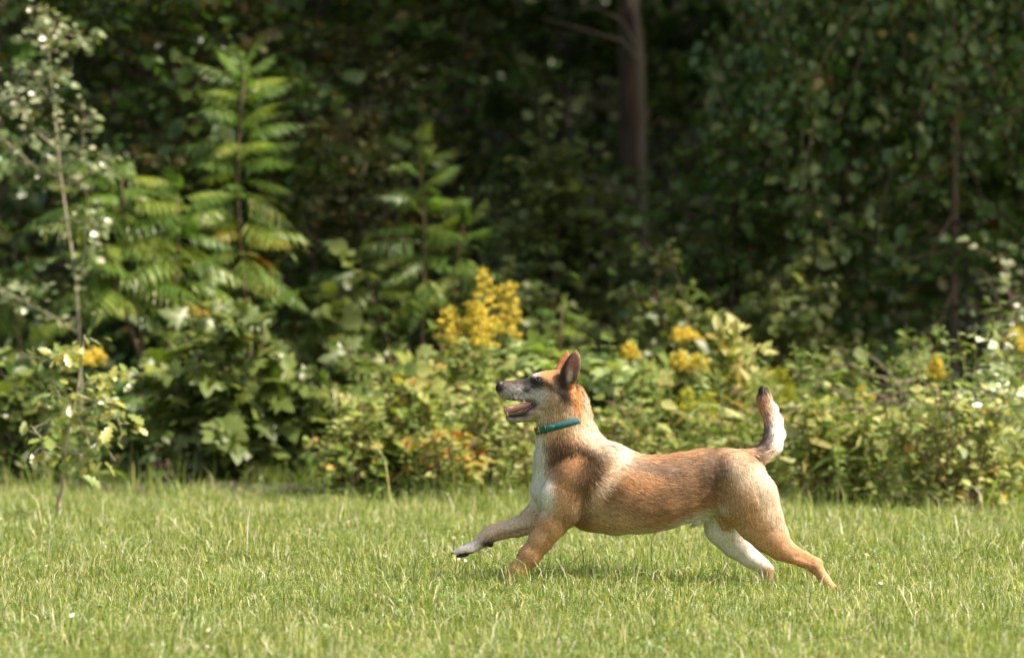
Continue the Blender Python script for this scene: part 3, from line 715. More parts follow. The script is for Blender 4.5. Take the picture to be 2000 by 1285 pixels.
blades(34000, (2.6, 6.2), .105, 303, M_rough_grass, 'rough_grass', 'ragged taller grass along the foot of the bushes',
       dens=lambda x, y: np.clip(np.where(x < -.6, np.clip((y - 3.9) * .4, 0, .4) * (y < 5.6), (y - 2.9) * .5 * (y < 4.7)) * (.25 + .75 * (np.sin(x * 9 + 2 * np.sin(x * 3.3) + y * 3) > .1)), 0, 1) * np.clip((7 - y), 0, 1), width=.005, lean=.5)

def clover(n=5200):
    rng = np.random.default_rng(311); y = rng.uniform(-2.7, 4.6, n); x = rng.uniform(-1, 1, n) * ((y + CAM_D) * .1335 + .5)
    k = (np.sin(x * 3.1 + 1.2 * np.sin(y * 2)) * np.sin(y * 2.7 + x) > .1) | (rng.random(n) < .15); x, y = x[k], y[k]; n = len(x); a = Acc()
    z = ground_z(x, y) + rng.uniform(.015, .04, n)
    for q in range(3):
        az = rng.uniform(0, .5, n) + q * 2.094; d = np.stack([np.cos(az), np.sin(az), np.full(n, .15)], -1)
        a.inst(ROUND, np.stack([x, y, z], -1), frames(d, unit(UP + rng.normal(size=(n, 3)) * .3), rng.uniform(.008, .016, n)), rng.random(n))
    tag(link('clover', a.build('clover', M_clover)), 'low clover leaves scattered through the meadow grass', 'clover', kind='stuff')
M_clover = leaf_mat('clover_leaf', [(0, (.09, .19, .05)), (.6, (.14, .25, .07)), (1, (.20, .28, .10))], .45, .3)
clover()
def fallen(n=200):
    rng = np.random.default_rng(312); y = rng.uniform(-2.6, 5.2, n); x = rng.uniform(-1, 1, n) * ((y + CAM_D) * .1335 + .3); a = Acc()
    d = unit(rng.normal(size=(n, 3)) * [1, 1, .5]); z = ground_z(x, y) + rng.uniform(.02, .045, n)
    a.inst(OVATE, np.stack([x, y, z], -1), frames(d, unit(rng.normal(size=(n, 3)) + UP), rng.uniform(.010, .022, n)), rng.random(n))
    tag(link('fallen_leaves', a.build('fallen_leaves', leaf_mat('dry_leaf', [(0, (.55, .50, .42)), (.5, (.42, .34, .22)), (1, (.6, .56, .48))], .6, .2))), 'small pale dry leaves caught in the meadow grass', 'leaves', kind='stuff')
fallen()

# ------------------------------------------------------------------ dog
S = FPX / CAM_D
def Q(u, v, wd):
    k = (CAM_D + wd / S) / CAM_D
    return np.array([(1000 + (u - 1000) * k - 1000) / S, wd / S, (1150 - (498 + (v - 498) * k)) / S])
# chains: (u, v, depth, radius px, depth scale), blend k, fur flow follows the order
CH = []
def chain(pts, k=10, name=''): CH.append((name, np.array(pts, float), k))
chain([(1060, 754, 0, 25, 1.0), (1087, 757, 0, 33, 1.0), (1094, 785, 0, 46, .80), (1100, 815, 0, 51, .76), (1103, 846, 0, 54, .76), (1112, 884, 0, 66, .78),
       (1134, 934, 0, 83, .78), (1172, 949, 0, 88, .78), (1205, 958, 0, 82, .82), (1245, 964, 0, 75, .86), (1287, 962, 0, 71.5, .84), (1329, 953, 0, 67, .80), (1371, 942, 0, 63, .80), (1413, 938, 0, 60.5, .86), (1440, 935, 0, 57, .92)], 6, 'trunk')
chain([(1188, 903, 0, 30, .9), (1160, 877, 0, 26, .9), (1136, 838, 0, 24, .9), (1124, 800, 0, 20, 1)], 8, 'neck')       # crest of the neck
chain([(1118, 768, 0, 18, .9), (1135, 794, 0, 16, .9), (1146, 805, 0, 8, .9)], 10, 'neck')
chain([(981, 758, 0, 13.5, 1.0), (986, 764, 0, 14, 1.0), (995, 762, 0, 18.2, .92), (1012, 762, 0, 20, .90), (1036, 762, 0, 23, .95), (1062, 762, 0, 28, 1.0)], 5, 'muzzle')
chain([(1046, 740, 0, 11, 1.9), (1066, 745, 0, 19, 1.45), (1088, 745, 0, 21, 1.4)], 8, 'head')                      # brow and skull
chain([(1060, 778, 0, 19, 1.35), (1084, 772, 0, 26, 1.35)], 9, 'head')                                             # cheeks
chain([(994, 816, 0, 7, 1.5), (1012, 816, 0, 9, 1.5), (1032, 811, 0, 13, 1.4), (1052, 803, 0, 20, 1.2), (1075, 800, 0, 26, 1.1)], 4, 'jaw')
# shoulder, near foreleg
chain([(1150, 895, -36, 30, .8), (1122, 935, -44, 42, .7), (1098, 975, -46, 40, .7), (1102, 1000, -46, 31, .8)], 8, 'foreleg')
chain([(1185, 885, -34, 14, .6), (1165, 915, -46, 17, .6), (1140, 950, -54, 17, .6), (1122, 980, -58, 14, .6)], 9, 'foreleg')
chain([(1085, 935, -50, 14, .6), (1078, 965, -56, 16, .7), (1086, 995, -58, 13, .7)], 9, 'foreleg')
chain([(1104, 992, -44, 31, .8), (1078, 1025, -44, 27, .85), (1058, 1054, -43, 23, .85), (1034, 1086, -42, 20.5, .9), (1010, 1117, -42, 17, .95), (1000, 1136, -42, 14, 1)], 9, 'foreleg')
chain([(1000, 1138, -42, 13, 1.2), (988, 1145, -42, 11, 1.5)], 6, 'paw')
# shoulder, far foreleg
chain([(1120, 930, 40, 42, .7), (1075, 978, 42, 33, .8), (1040, 1018, 42, 25, .8), (1010, 1029, 42, 18.5, .8), (980, 1036, 42, 16, .85), (957, 1043, 42, 15.5, .9), (945, 1054, 42, 13, .9), (930, 1065, 42, 9.5, 1), (915, 1072, 42, 10.5, 1.2)], 9, 'foreleg')
for dw in (-9, -3, 3, 9): chain([(920, 1074, 42 + dw, 8, .6), (900, 1074, 42 + dw * 1.25, 7.5, .6), (888, 1079, 42 + dw * 1.3, 5, .6)], 2.5, 'paw')
# chest keel and belly
chain([(1062, 900, 0, 17, 1), (1060, 955, 0, 21, 1), (1074, 985, 0, 22, 1.1)], 12, 'chest')
chain([(1145, 1000, 0, 30, .9), (1200, 1012, 0, 28, .95), (1270, 1008, 0, 27, 1), (1330, 990, 0, 27, 1), (1385, 970, 0, 24, 1)], 10, 'belly')
chain([(1376, 1006, 0, 11, 1), (1356, 1019, 0, 7, 1)], 5, 'belly')
# near hind leg
chain([(1440, 930, -30, 50, .7), (1462, 975, -36, 58, .62), (1484, 1016, -40, 46, .62), (1503, 1046, -42, 35, .65), (1526, 1070, -42, 24, .7), (1544, 1082, -42, 16.5, .75), (1567, 1095, -42, 11, .8), (1592, 1106, -42, 12.5, .85)], 7, 'hindleg')
chain([(1468, 930, -44, 14, .5), (1490, 968, -50, 17, .5), (1509, 1008, -50, 13, .6), (1530, 1045, -46, 9, .8)], 9, 'hindleg')
chain([(1500, 1050, -52, 12, .7), (1530, 1078, -48, 8, .8), (1560, 1098, -46, 6, .8)], 5, 'hindleg')
chain([(1545, 1066, -42, 6, .8), (1575, 1083, -42, 4.5, .9), (1600, 1098, -42, 7.5, .9)], 6, 'hindleg')
chain([(1594, 1106, -42, 12.5, .85), (1611, 1132, -42, 10.5, .9), (1627, 1152, -42, 10, 1), (1637, 1160, -42, 10, 1.3), (1630, 1168, -42, 7, 1.5)], 6, 'paw')
# far hind leg
chain([(1430, 935, 30, 48, .7), (1418, 985, 38, 48, .6), (1420, 1028, 40, 41, .6), (1440, 1062, 42, 28, .65), (1464, 1088, 42, 17.5, .75), (1486, 1102, 42, 12.5, .8), (1499, 1114, 42, 11, .85), (1497, 1132, 42, 9.5, .9), (1494, 1148, 42, 9, 1), (1484, 1154, 42, 8, 1.4)], 12, 'hindleg')
# tail
chain([(1440, 906, 0, 24, 1), (1466, 897, 0, 20, .9), (1489, 887, 0, 18, 1), (1505, 872, 0, 19, 1), (1512, 852, 0, 18.5, 1), (1511, 828, 0, 16.5, 1), (1504, 806, 0, 15.5, 1), (1495, 786, 0, 14, 1), (1493, 772, 0, 11, 1)], 6, 'tail')
# ears
chain([(1108, 746, -25, 17, .7), (1113, 728, -32, 17.5, .45), (1119, 711, -35, 15, .34), (1123, 697, -36, 9.5, .34), (1125, 684, -36, 2.6, .5)], 5, 'ear')
chain([(1098, 742, 28, 16, .55), (1098, 724, 31, 14, .42), (1102, 708, 33, 11, .36), (1106, 696, 34, 7, .4), (1108, 686, 34, 3, .5)], 3, 'ear')
CARVE = [[(1114, 738, -43, 11, .5), (1117, 718, -44, 10.5, .45), (1122, 699, -42, 5.5, .4)], [(1092, 735, 22, 7, .6), (1097, 712, 26, 6, .5)],
         [(1160, 915, -82, 8, 1.), (1148, 945, -82, 10, 1.), (1141, 985, -70, 9, 1), (1132, 1008, -60, 6, 1)], [(1402, 925, -67, 9, 1), (1397, 960, -61, 9, 1), (1404, 988, -53, 7, 1)], [(1556, 1086, -55, 3.2, 1), (1586, 1098, -53, 3.2, 1)], [(1478, 940, -74, 8, .8), (1490, 1000, -78, 8, .8)]]

def build_dog():
    h = .0036
    lo = np.array([(872 - 1000) / S, -.19, (1150 - 1185) / S]); hi = np.array([(1655 - 1000) / S, .19, (1150 - 670) / S])
    n = np.ceil((hi - lo) / h).astype(int) + 1
    ax = [lo[i] + h * np.arange(n[i]) for i in range(3)]
    f = np.full(n, .2, np.float32)
    def prim(A, B, ra, rb, sa, sb, pad):
        mn = np.minimum(A - max(ra, ra * sa, rb, rb * sb) - pad, B - max(ra, ra * sa, rb, rb * sb) - pad); mx = np.maximum(A + max(ra, ra * sa, rb, rb * sb) + pad, B + max(ra, ra * sa, rb, rb * sb) + pad)
        i0 = np.clip(((mn - lo) / h).astype(int), 0, n - 1); i1 = np.clip(((mx - lo) / h).astype(int) + 2, 1, n)
        sl = tuple(slice(a, b) for a, b in zip(i0, i1))
        X = ax[0][sl[0]][:, None, None]; Y = ax[1][sl[1]][None, :, None]; Z = ax[2][sl[2]][None, None, :]
        ba = B - A; L2 = ba[0] ** 2 + ba[2] ** 2 + 1e-9
        t = np.clip(((X - A[0]) * ba[0] + (Z - A[2]) * ba[2]) / L2, 0, 1)
        sc = sa + (sb - sa) * t
        dy = (Y - (A[1] + ba[1] * t)) / sc
        d = np.sqrt((X - A[0] - ba[0] * t) ** 2 + dy ** 2 + (Z - A[2] - ba[2] * t) ** 2) - (ra + (rb - ra) * t)
        return sl, (d * np.minimum(1, .5 + .5 * sc)).astype(np.float32)
    for name, pts, k in CH:
        k_ = k / S
        g = None
        for p, q in zip(pts[:-1], pts[1:]):
            A, B = Q(*p[:3]), Q(*q[:3])
            sl, d = prim(A, B, p[3] / S, q[3] / S, p[4], q[4], k_ + .02)
            cur = f[sl]; hh = np.clip(.5 + .5 * (cur - d) / k_, 0, 1)
            f[sl] = cur * (1 - hh) + d * hh - k_ * hh * (1 - hh)
    for pts in CARVE:
        for p, q in zip(pts[:-1], pts[1:]):
            sl, d = prim(Q(*p[:3]), Q(*q[:3]), p[3] / S, q[3] / S, p[4], q[4], .01)
            k_ = 2.5 / S; d = -d; cur = f[sl]; hh = np.clip(.5 - .5 * (cur - d) / k_, 0, 1)
            f[sl] = cur * (1 - hh) + d * hh + k_ * hh * (1 - hh)
    # surface nets
    ins = f < 0
    c = np.zeros(n - 1, np.int8)
    for a in (0, 1):
        for b in (0, 1):
            for d in (0, 1): c += ins[a:n[0] - 1 + a, b:n[1] - 1 + b, d:n[2] - 1 + d]
    act = (c > 0) & (c < 8); idx = np.full(n - 1, -1, np.int64); ci = np.argwhere(act); idx[act] = np.arange(len(ci))
    acc = np.zeros((len(ci), 3)); cnt = np.zeros(len(ci))
    cor = [(a, b, d) for a in (0, 1) for b in (0, 1) for d in (0, 1)]
    vals = {q: f[ci[:, 0] + q[0], ci[:, 1] + q[1], ci[:, 2] + q[2]] for q in cor}
    for a in cor:
        for axn in range(3):
            if a[axn] == 0:
                b = list(a); b[axn] = 1; b = tuple(b)
                va, vb = vals[a], vals[b]; m = (va < 0) != (vb < 0)
                t = np.where(m, va / np.where(m, va - vb, 1), 0)
                p = np.array(a, float)[None].repeat(len(ci), 0); p[:, axn] += t
                acc[m] += p[m]; cnt[m] += 1
    V = lo + (ci + acc / cnt[:, None]) * h
    Fs = []
    for axn in range(3):
        o1, o2 = [(1, 2), (2, 0), (0, 1)][axn]
        s0 = [slice(1, n[i] - 1) for i in range(3)]; s1 = list(s0)
        s0[axn] = slice(0, n[axn] - 1); s1[axn] = slice(1, n[axn])
        A_, B_ = ins[tuple(s0)], ins[tuple(s1)]
        e = np.argwhere(A_ != B_); off = np.ones(3, int); off[axn] = 0; e = e + off
        flip = ins[e[:, 0], e[:, 1], e[:, 2]]
        u1 = np.zeros(3, int); u1[o1] = 1; u2 = np.zeros(3, int); u2[o2] = 1
        g = lambda q: idx[q[:, 0], q[:, 1], q[:, 2]]
        quad = np.stack([g(e - u1 - u2), g(e - u2), g(e), g(e - u1)], -1)
        quad[~flip] = quad[~flip][:, ::-1]; Fs.append(quad)
    Fq = np.vstack(Fs); Fq = Fq[(Fq >= 0).all(1)]
    # light smoothing
    E = np.vstack([Fq[:, [0, 1]], Fq[:, [1, 2]], Fq[:, [2, 3]], Fq[:, [3, 0]]])
    for it in range(2):
        s = np.zeros_like(V); k = np.zeros(len(V))
        for cc in range(3):
            s[:, cc] = np.bincount(E[:, 0], V[E[:, 1], cc], len(V)) + np.bincount(E[:, 1], V[E[:, 0], cc], len(V))
        k = np.bincount(E[:, 0], minlength=len(V)) + np.bincount(E[:, 1], minlength=len(V))
        V = V * .5 + .5 * s / k[:, None]
    tri = np.vstack([Fq[:, [0, 1, 2]], Fq[:, [0, 2, 3]]])
    fn = np.cross(V[tri[:, 1]] - V[tri[:, 0]], V[tri[:, 2]] - V[tri[:, 0]])
    N = np.zeros_like(V)
    for c3 in range(3):
        for cc in range(3): N[:, cc] += np.bincount(tri[:, c3], fn[:, cc], len(V))
    return V, Fq, tri, unit(N), fn

TAN, RICH, DARK = np.array([.51, .305, .17]), np.array([.34, .17, .073]), np.array([.010, .008, .007])
CREAM, WHITE, GREY, SABLE = np.array([.72, .57, .44]), np.array([.86, .82, .78]), np.array([.11, .105, .11]), np.array([.055, .028, .013])
NV = unit(np.random.default_rng(88).normal(size=(8, 3)))
def noise3(p, f):
    q = p * f; q = q + np.sin(q[:, [1, 2, 0]] * .9 + 1.3) * 1.1
    return sum(np.sin(q @ NV[i] * (1 + .35 * i) + i * 2.1) for i in range(6)) / 6
def uvw(Pw):
    k = (CAM_D + Pw[:, 1]) / CAM_D
    return Pw[:, 0] * S / k + 1000, 498 + ((1150 - Pw[:, 2] * S) - 498) / k, Pw[:, 1] * S
def coat(Pw):
    u, v, w_ = uvw(Pw); C = np.tile(TAN, (len(u), 1)); nz = noise3(Pw, 150); nf = noise3(Pw, 480)
    u = u + 5 * nz; v = v + 4 * noise3(Pw + .3, 130)
    def g(cu, cv, ru, rv, rot, col, st=1., m=None, p=2):
        nonlocal C
        a = math.radians(rot); du, dv = u - cu, v - cv
        x = (du * math.cos(a) + dv * math.sin(a)) / ru / 1.08; y = (-du * math.sin(a) + dv * math.cos(a)) / rv / 1.08
        k = st * np.minimum(1, 1.9 * np.exp(-(x * x + y * y) ** (p / 2)))
        if m is not None: k = k * m
        C = C * (1 - k[:, None]) + np.asarray(col) * k[:, None]
    near = w_ < 6
    # body
    g(1240, 905, 130, 34, 3, RICH, .5); g(1325, 928, 100, 34, -4, SABLE, .74); g(1384, 915, 20, 40, 10, SABLE, .7)
    g(1190, 948, 32, 24, -35, SABLE, .85); g(1240, 932, 40, 24, 15, RICH, .6); g(1262, 912, 42, 8, 15, SABLE, .75)
    g(1268, 988, 110, 22, -8, SABLE, .62); g(1192, 920, 10, 66, 34, CREAM, .6); g(1185, 1008, 50, 16, 10, CREAM, .25)
    g(1115, 914, 52, 36, -25, RICH, .92); g(1100, 886, 44, 8, -24, SABLE, .9); g(1150, 884, 30, 8, 22, SABLE, .85); g(1150, 922, 16, 48, 34, SABLE, .96); g(1092, 868, 26, 14, -10, SABLE, .75)
    g(1080, 910, 12, 30, 20, SABLE, .5); g(1090, 950, 36, 34, 0, TAN, .5); g(1143, 985, 5, 34, 3, SABLE, .55); g(1118, 1012, 26, 9, -10, SABLE, .4)
    g(1200, 872, 14, 6, -30, GREY, .6); g(1300, 1018, 70, 8, -12, SABLE, .35)
    g(1468, 918, 36, 34, 0, CREAM, .65); g(1508, 980, 20, 54, -20, CREAM, .85); g(1535, 1040, 10, 30, -25, CREAM, .6); g(1215, 1044, 150, 9, -2, CREAM, .9); g(1350, 1020, 50, 9, -22, WHITE, .9)  # cream on rump and back of thigh paints in the sun highlight
    g(1178, 850, 50, 22, 40, CREAM, .5); g(1140, 800, 24, 40, -20, CREAM, .6); g(1480, 1000, 40, 50, -30, RICH, .25); g(1555, 1075, 22, 3.5, 38, SABLE, .6); g(1586, 1103, 14, 3.5, 40, SABLE, .6); g(1432, 985, 12, 40, -25, SABLE, .25)  # thin sable strokes at the hock paint in crease shade
    # chest blaze
    g(1046, 905, 13, 60, 0, WHITE, .95); g(1058, 955, 17, 34, -10, WHITE, .9)
    # legs
    g(1560, 1085, 60, 26, 35, [.46, .23, .10], .6)
    far = w_ > 14
    g(1430, 1050, 90, 70, 0, WHITE, .95, far & (v > 990) & (u > 1340)); g(960, 1045, 110, 50, 0, [.66, .50, .38], .95, far & (u < 1060) & (v > 985)); g(1010, 1035, 60, 2.5, -12, [.30, .17, .10], .6, far & (u < 1045)); g(985, 1044, 40, 2.2, -14, [.28, .16, .10], .5, far)  # thin brown strokes paint shade into the foreleg folds
    g(1505, 1120, 12, 12, 0, [.36, .2, .1], .8, far); g(902, 1070, 34, 14, 0, WHITE, .9, far); g(955, 1062, 12, 7, 0, DARK, .9, far); g(905, 1086, 26, 5, -5, DARK, .9, far)
    g(1071, 1057, 6, 9, 30, DARK, .95, near); g(1040, 1060, 60, 60, 0, [.50, .27, .13], .7, near & (v > 1010))
    # tail
    g(1488, 868, 14, 30, 30, [.05, .05, .055], .85, (v < 905) & (u < 1508)); g(1522, 850, 12, 60, 0, WHITE, .85, u > 1490); g(1500, 800, 12, 26, -15, [.26, .13, .06], .7)
    g(1494, 767, 26, 14, -10, DARK, .99); g(1462, 890, 16, 10, 0, RICH, .6)
    # head
    u, v, w_ = uvw(Pw); u = u + 1.5 * nz; v = v + 1.5 * nf; h = (u < 1150) & (v < 835)
    g(1020, 765, 46, 22, 0, [.10, .095, .10], .95, h); g(1070, 775, 22, 20, 0, [.38, .29, .18], .85, h); g(1000, 774, 24, 9, 0, [.36, .355, .36], .75, h)
    g(1046, 776, 16, 14, -35, [.42, .42, .43], .85, h); g(1022, 766, 14, 7, 10, [.42, .41, .42], .7, h); g(1012, 743, 40, 6, 0, [.05, .035, .028], .9, h)
    C[h & (u < 1075)] *= np.clip(1 + .75 * nf[h & (u < 1075)] + .4 * nz[h & (u < 1075)], .3, 1.9)[:, None]
    g(1042, 746, 20, 11, 20, DARK, .86, h); g(1028, 762, 6, 5, 0, DARK, .8, h); g(1047, 729, 8, 4.5, 0, [.42, .40, .40], .9, h)
    g(1078, 732, 19, 9, 6, [.42, .19, .07], .92, h); g(1082, 750, 10, 8, 0, [.40, .26, .14], .6, h)
    g(1102, 758, 15, 24, -12, DARK, .97, h); g(1078, 757, 20, 4, 40, DARK, .7, h); g(1106, 776, 8, 8, 0, DARK, .8, h)
    g(1015, 818, 36, 12, -8, [.34, .33, .32], .9, h); g(1060, 806, 24, 13, -20, [.48, .37, .23], .75, h); g(1072, 797, 24, 3, -4, SABLE, .5, h)
    g(1006, 810, 26, 5, 0, DARK, .92, h); g(1040, 791, 7, 6, 0, DARK, .95, h); g(1004, 784, 22, 2.6, 3, [.05, .045, .04], .8, h)
    g(974, 752, 9, 12, 0, [.02, .018, .018], 1, h, 4)
    g(1125, 772, 9, 34, -8, [.44, .18, .05], .85, h & (v > 740)); g(1114, 722, 18, 34, 12, [.020, .013, .010], .97, h & (v < 752)); g(1118, 713, 6.5, 20, 14, [.12, .05, .035], .8, (w_ < -30) & (v < 738))
    g(1113, 735, 4, 10, 12, [.3, .26, .22], .5, (w_ < -30)); g(1099, 705, 8, 22, 18, [.34, .13, .06], .92, (w_ > 5) & (v < 735))
    return C
def flow(Pw, N):
    best = np.full(len(Pw), 1e9); D = np.zeros_like(Pw); Ln = np.zeros(len(Pw))
    LEN = dict(trunk=.021, neck=.026, muzzle=.004, head=.007, jaw=.006, foreleg=.010, paw=.005, chest=.024, belly=.020, hindleg=.011, tail=.021, ear=.004)
    for name, pts, k in CH:
        sg = -1 if name == 'neck' else 1
        for p, q in zip(pts[:-1], pts[1:]):
            A, B = Q(*p[:3]), Q(*q[:3]); ba = B - A
            t = np.clip(((Pw - A) @ ba) / (ba @ ba), 0, 1); r = (p[3] + (q[3] - p[3]) * t) / S; sc = p[4] + (q[4] - p[4]) * t
            dd = Pw - A - ba * t[:, None]; dd[:, 1] /= sc
            d = np.linalg.norm(dd, axis=1) - r; wt = np.exp(-np.clip(d, -.02, .2) / .008)
            D += wt[:, None] * unit(ba) * sg
            m = d < best; best[m] = d[m]; Ln[m] = LEN[name]
    u, v, _ = uvw(Pw)
    hd = np.clip((1128 - u) / 30, 0, 1) * np.clip((838 - v) / 15, 0, 1)
    Ln = Ln * (1 - hd * .55) + np.where((u > 1040) & (u < 1125) & (v > 790) & (v < 850), .005, 0)
    D = unit(D) + np.array([0, 0, -.35])
    D = D - N * np.sum(D * N, 1, keepdims=True)
    return unit(D), Ln

dV, dF, dT, dN, dfn = build_dog()
dog = root('dog', (float(dV[:, 0].mean()), 0, 0), 'tan shepherd mix dog bounding to the left with open mouth and raised tail', 'dog')
oz = np.array(dog.location)
def fur_mat(name, sheen=.08, rough=.75):
    m, nt, b = node_mat(name)
    at = nt.nodes.new('ShaderNodeAttribute'); at.attribute_name = 'coat'
    ns = nt.nodes.new('ShaderNodeTexNoise'); ns.inputs['Scale'].default_value = 220; ns.inputs['Detail'].default_value = 3
    tc = nt.nodes.new('ShaderNodeTexCoord'); nt.links.new(tc.outputs['Object'], ns.inputs['Vector'])
    hs = nt.nodes.new('ShaderNodeHueSaturation'); mr = nt.nodes.new('ShaderNodeMapRange'); mr.inputs[1].default_value = .3; mr.inputs[2].default_value = .7; mr.inputs[3].default_value = .75; mr.inputs[4].default_value = 1.2
    nt.links.new(ns.outputs[0], mr.inputs[0]); nt.links.new(mr.outputs[0], hs.inputs['Value']); nt.links.new(at.outputs['Color'], hs.inputs['Color'])
    nt.links.new(hs.outputs[0], b.inputs['Base Color']); b.inputs['Roughness'].default_value = rough
    b.inputs['Specular IOR Level'].default_value = .3
    b.inputs['Sheen Weight'].default_value = sheen; b.inputs['Sheen Roughness'].default_value = .4
    return m
M_skin = fur_mat('dog_coat'); M_fur = fur_mat('dog_fur', .0, .6)
body = link('body', mesh('body', dV - oz, dF, {'coat': coat(dV)}, True, M_skin), dog)
def fur(n=290000, seed=5):
    rng = np.random.default_rng(seed)
    area = np.linalg.norm(dfn, axis=1); k = rng.choice(len(dT), n, p=area / area.sum())
    a, b = rng.random(n), rng.random(n); s = a + b > 1; a[s], b[s] = 1 - a[s], 1 - b[s]
    t = dT[k]; p = dV[t[:, 0]] * (1 - a - b)[:, None] + dV[t[:, 1]] * a[:, None] + dV[t[:, 2]] * b[:, None]
    N = unit(dN[t[:, 0]] * (1 - a - b)[:, None] + dN[t[:, 1]] * a[:, None] + dN[t[:, 2]] * b[:, None])
    D, L = flow(p, N)
    u, v, _ = uvw(p); keep = ~((u < 984) & (v > 740) & (v < 765)); p, N, D, L, u, v = p[keep], N[keep], D[keep], L[keep], u[keep], v[keep]; n = len(p)
    L = L * rng.uniform(.6, 1.25, n) * np.where((v > 1035) & (u > 1380), .5, 1) * np.where((v > 1010) & (u < 1100), .6, 1)
    T = np.cross(N, D); D = unit(D + T * rng.normal(0, .16, n)[:, None]); T = unit(np.cross(N, D))
    lift = rng.uniform(.08, .26, n)[:, None]; L_ = L[:, None]; wd = (rng.uniform(.0006, .0013, n) * (.6 + L / .03))[:, None]
    p0 = p - N * .0008; p1 = p + D * L_ * .5 + N * L_ * lift * .6; p2 = p + D * L_ + N * L_ * lift * .75
    V = np.stack([p0 - T * wd / 2, p0 + T * wd / 2, p1 - T * wd * .4, p1 + T * wd * .4, p2], 1).reshape(-1, 3)
    F = (np.array([[0, 3, 1], [0, 2, 3], [2, 4, 3]])[None] + (np.arange(n) * 5)[:, None, None]).reshape(-1, 3)
    C = coat(p + rng.normal(size=(n, 3)) * [.003, .0, .003] + D * rng.normal(0, .4, (n, 1)) * np.minimum(L_, .02) )
    pj = p + D * .0; wv = sum(np.sin(pj @ unit(rng.normal(size=3)) * f + rng.uniform(0, 6)) for f in (310, 420, 560, 700, 880, 1100)) / 6
    br = (rng.lognormal(0, .30, n) * (1 + .35 * wv))[:, None]; dk = (rng.random(n) < .13)[:, None]
    C = np.clip(C * br * np.where(dk, .45, 1), 0, .9)
    C5 = np.repeat(C[:, None], 5, 1); C5 = np.clip(C5 * (1.28 - .2 * np.exp(-np.repeat(C.mean(1)[:, None, None], 5, 1) / .04)), 0, .9); C5[:, 4] = np.clip(C5[:, 4] * 1.12, 0, .92)
    me = mesh('fur', V - oz, F, {'coat': C5.reshape(-1, 3)}, True, M_fur, np.repeat(unit(N + D * .25), 5, 0))
    tag(link('fur', me, dog), kind='stuff')
fur()

def simple(name, col, rough=.5, spec=.5, metal=0, coatw=0):
    m, nt, b = node_mat(name); b.inputs['Roughness'].default_value = rough; b.inputs['Metallic'].default_value = metal
    b.inputs['Specular IOR Level'].default_value = spec; b.inputs['Coat Weight'].default_value = coatw
    ns = nt.nodes.new('ShaderNodeTexNoise'); ns.inputs['Scale'].default_value = 90
    r = ramp(nt, [(.3, tuple(c * .8 for c in col)), (.7, tuple(min(1, c * 1.15) for c in col))]); nt.links.new(ns.outputs[0], r.inputs[0]); nt.links.new(r.outputs[0], b.inputs['Base Color'])
    bp = nt.nodes.new('ShaderNodeBump'); bp.inputs['Distance'].default_value = .0006; nt.links.new(ns.outputs[0], bp.inputs['Height']); nt.links.new(bp.outputs[0], b.inputs['Normal'])
    return m
def ellipsoid(c, r, rot=0, nu=20, nv=12):
    th = np.linspace(0, np.pi, nv + 1)[:, None]; ph = np.linspace(0, 2 * np.pi, nu, endpoint=False)[None]
    X = np.stack([np.sin(th) * np.cos(ph), np.sin(th) * np.sin(ph), np.cos(th) + 0 * ph], -1).reshape(-1, 3) * r
    a = math.radians(rot); x, z = X[:, 0].copy(), X[:, 2].copy(); X[:, 0] = x * math.cos(a) - z * math.sin(a); X[:, 2] = x * math.sin(a) + z * math.cos(a)
    i, j = np.meshgrid(np.arange(nv), np.arange(nu), indexing='ij'); j2 = (j + 1) % nu
    F = np.stack([i * nu + j, (i + 1) * nu + j, (i + 1) * nu + j2, i * nu + j2], -1).reshape(-1, 4)
    return X + c, F
M_eye = simple('eye', (.03, .016, .008), .05, .6, coatw=1); M_nose = simple('nose', (.035, .03, .03), .3, .6)
M_tongue = simple('tongue', (.74, .36, .37), .3, .6); M_gum = simple('gum', (.08, .035, .035), .4); M_tooth = simple('tooth', (.75, .7, .58), .3)
M_lid = simple('eyelid', (.02, .015, .012), .5)
def surf_y(u, v, side):
    """depth of the coat surface at a photo point on one side of the head"""
    U, Vv, W = uvw(dV); m = ((U - u) ** 2 + (Vv - v) ** 2 < 9)
    w_ = W[m]; return (w_.min() if side < 0 else w_.max())
for sd in (-1, 1):
    yy = surf_y(1053, 741, sd)
    X, F = ellipsoid(Q(1053, 741, yy - sd * 2.0), np.array([5.2, 4.2, 4.2]) / S, -20)
    e = link('eye', mesh('eye', X - oz, F, smooth=True, mat=M_eye), dog)
    a = Acc(); th = np.linspace(0, 2 * np.pi, 15)
    ring = np.array([Q(1053 + 6.2 * math.cos(t) * .95 + 1.2 * math.sin(t), 741 - 4.2 * math.sin(t) + 1.2 * math.cos(t), yy + sd * .3) for t in th])
    tube(a, ring, 1.5 / S, 5); link('eyelid', a.build('eyelid', M_lid, True), e).location = -oz * 0
    e.children[0].data.transform(__import__('mathutils').Matrix.Translation((-oz).tolist()))
X, F = ellipsoid(Q(977.5, 751, 0), np.array([8, 12, 8.5]) / S, 15)
nose = link('nose', mesh('nose', X - oz, F, smooth=True, mat=M_nose), dog)
for sd in (-1, 1):
    X, F = ellipsoid(Q(972, 752.5, sd * 6), np.array([2.6, 2.4, 2.6]) / S, 15, 10, 6)
    link('nostril', mesh('nostril', X - oz, F, smooth=True, mat=M_lid), nose)
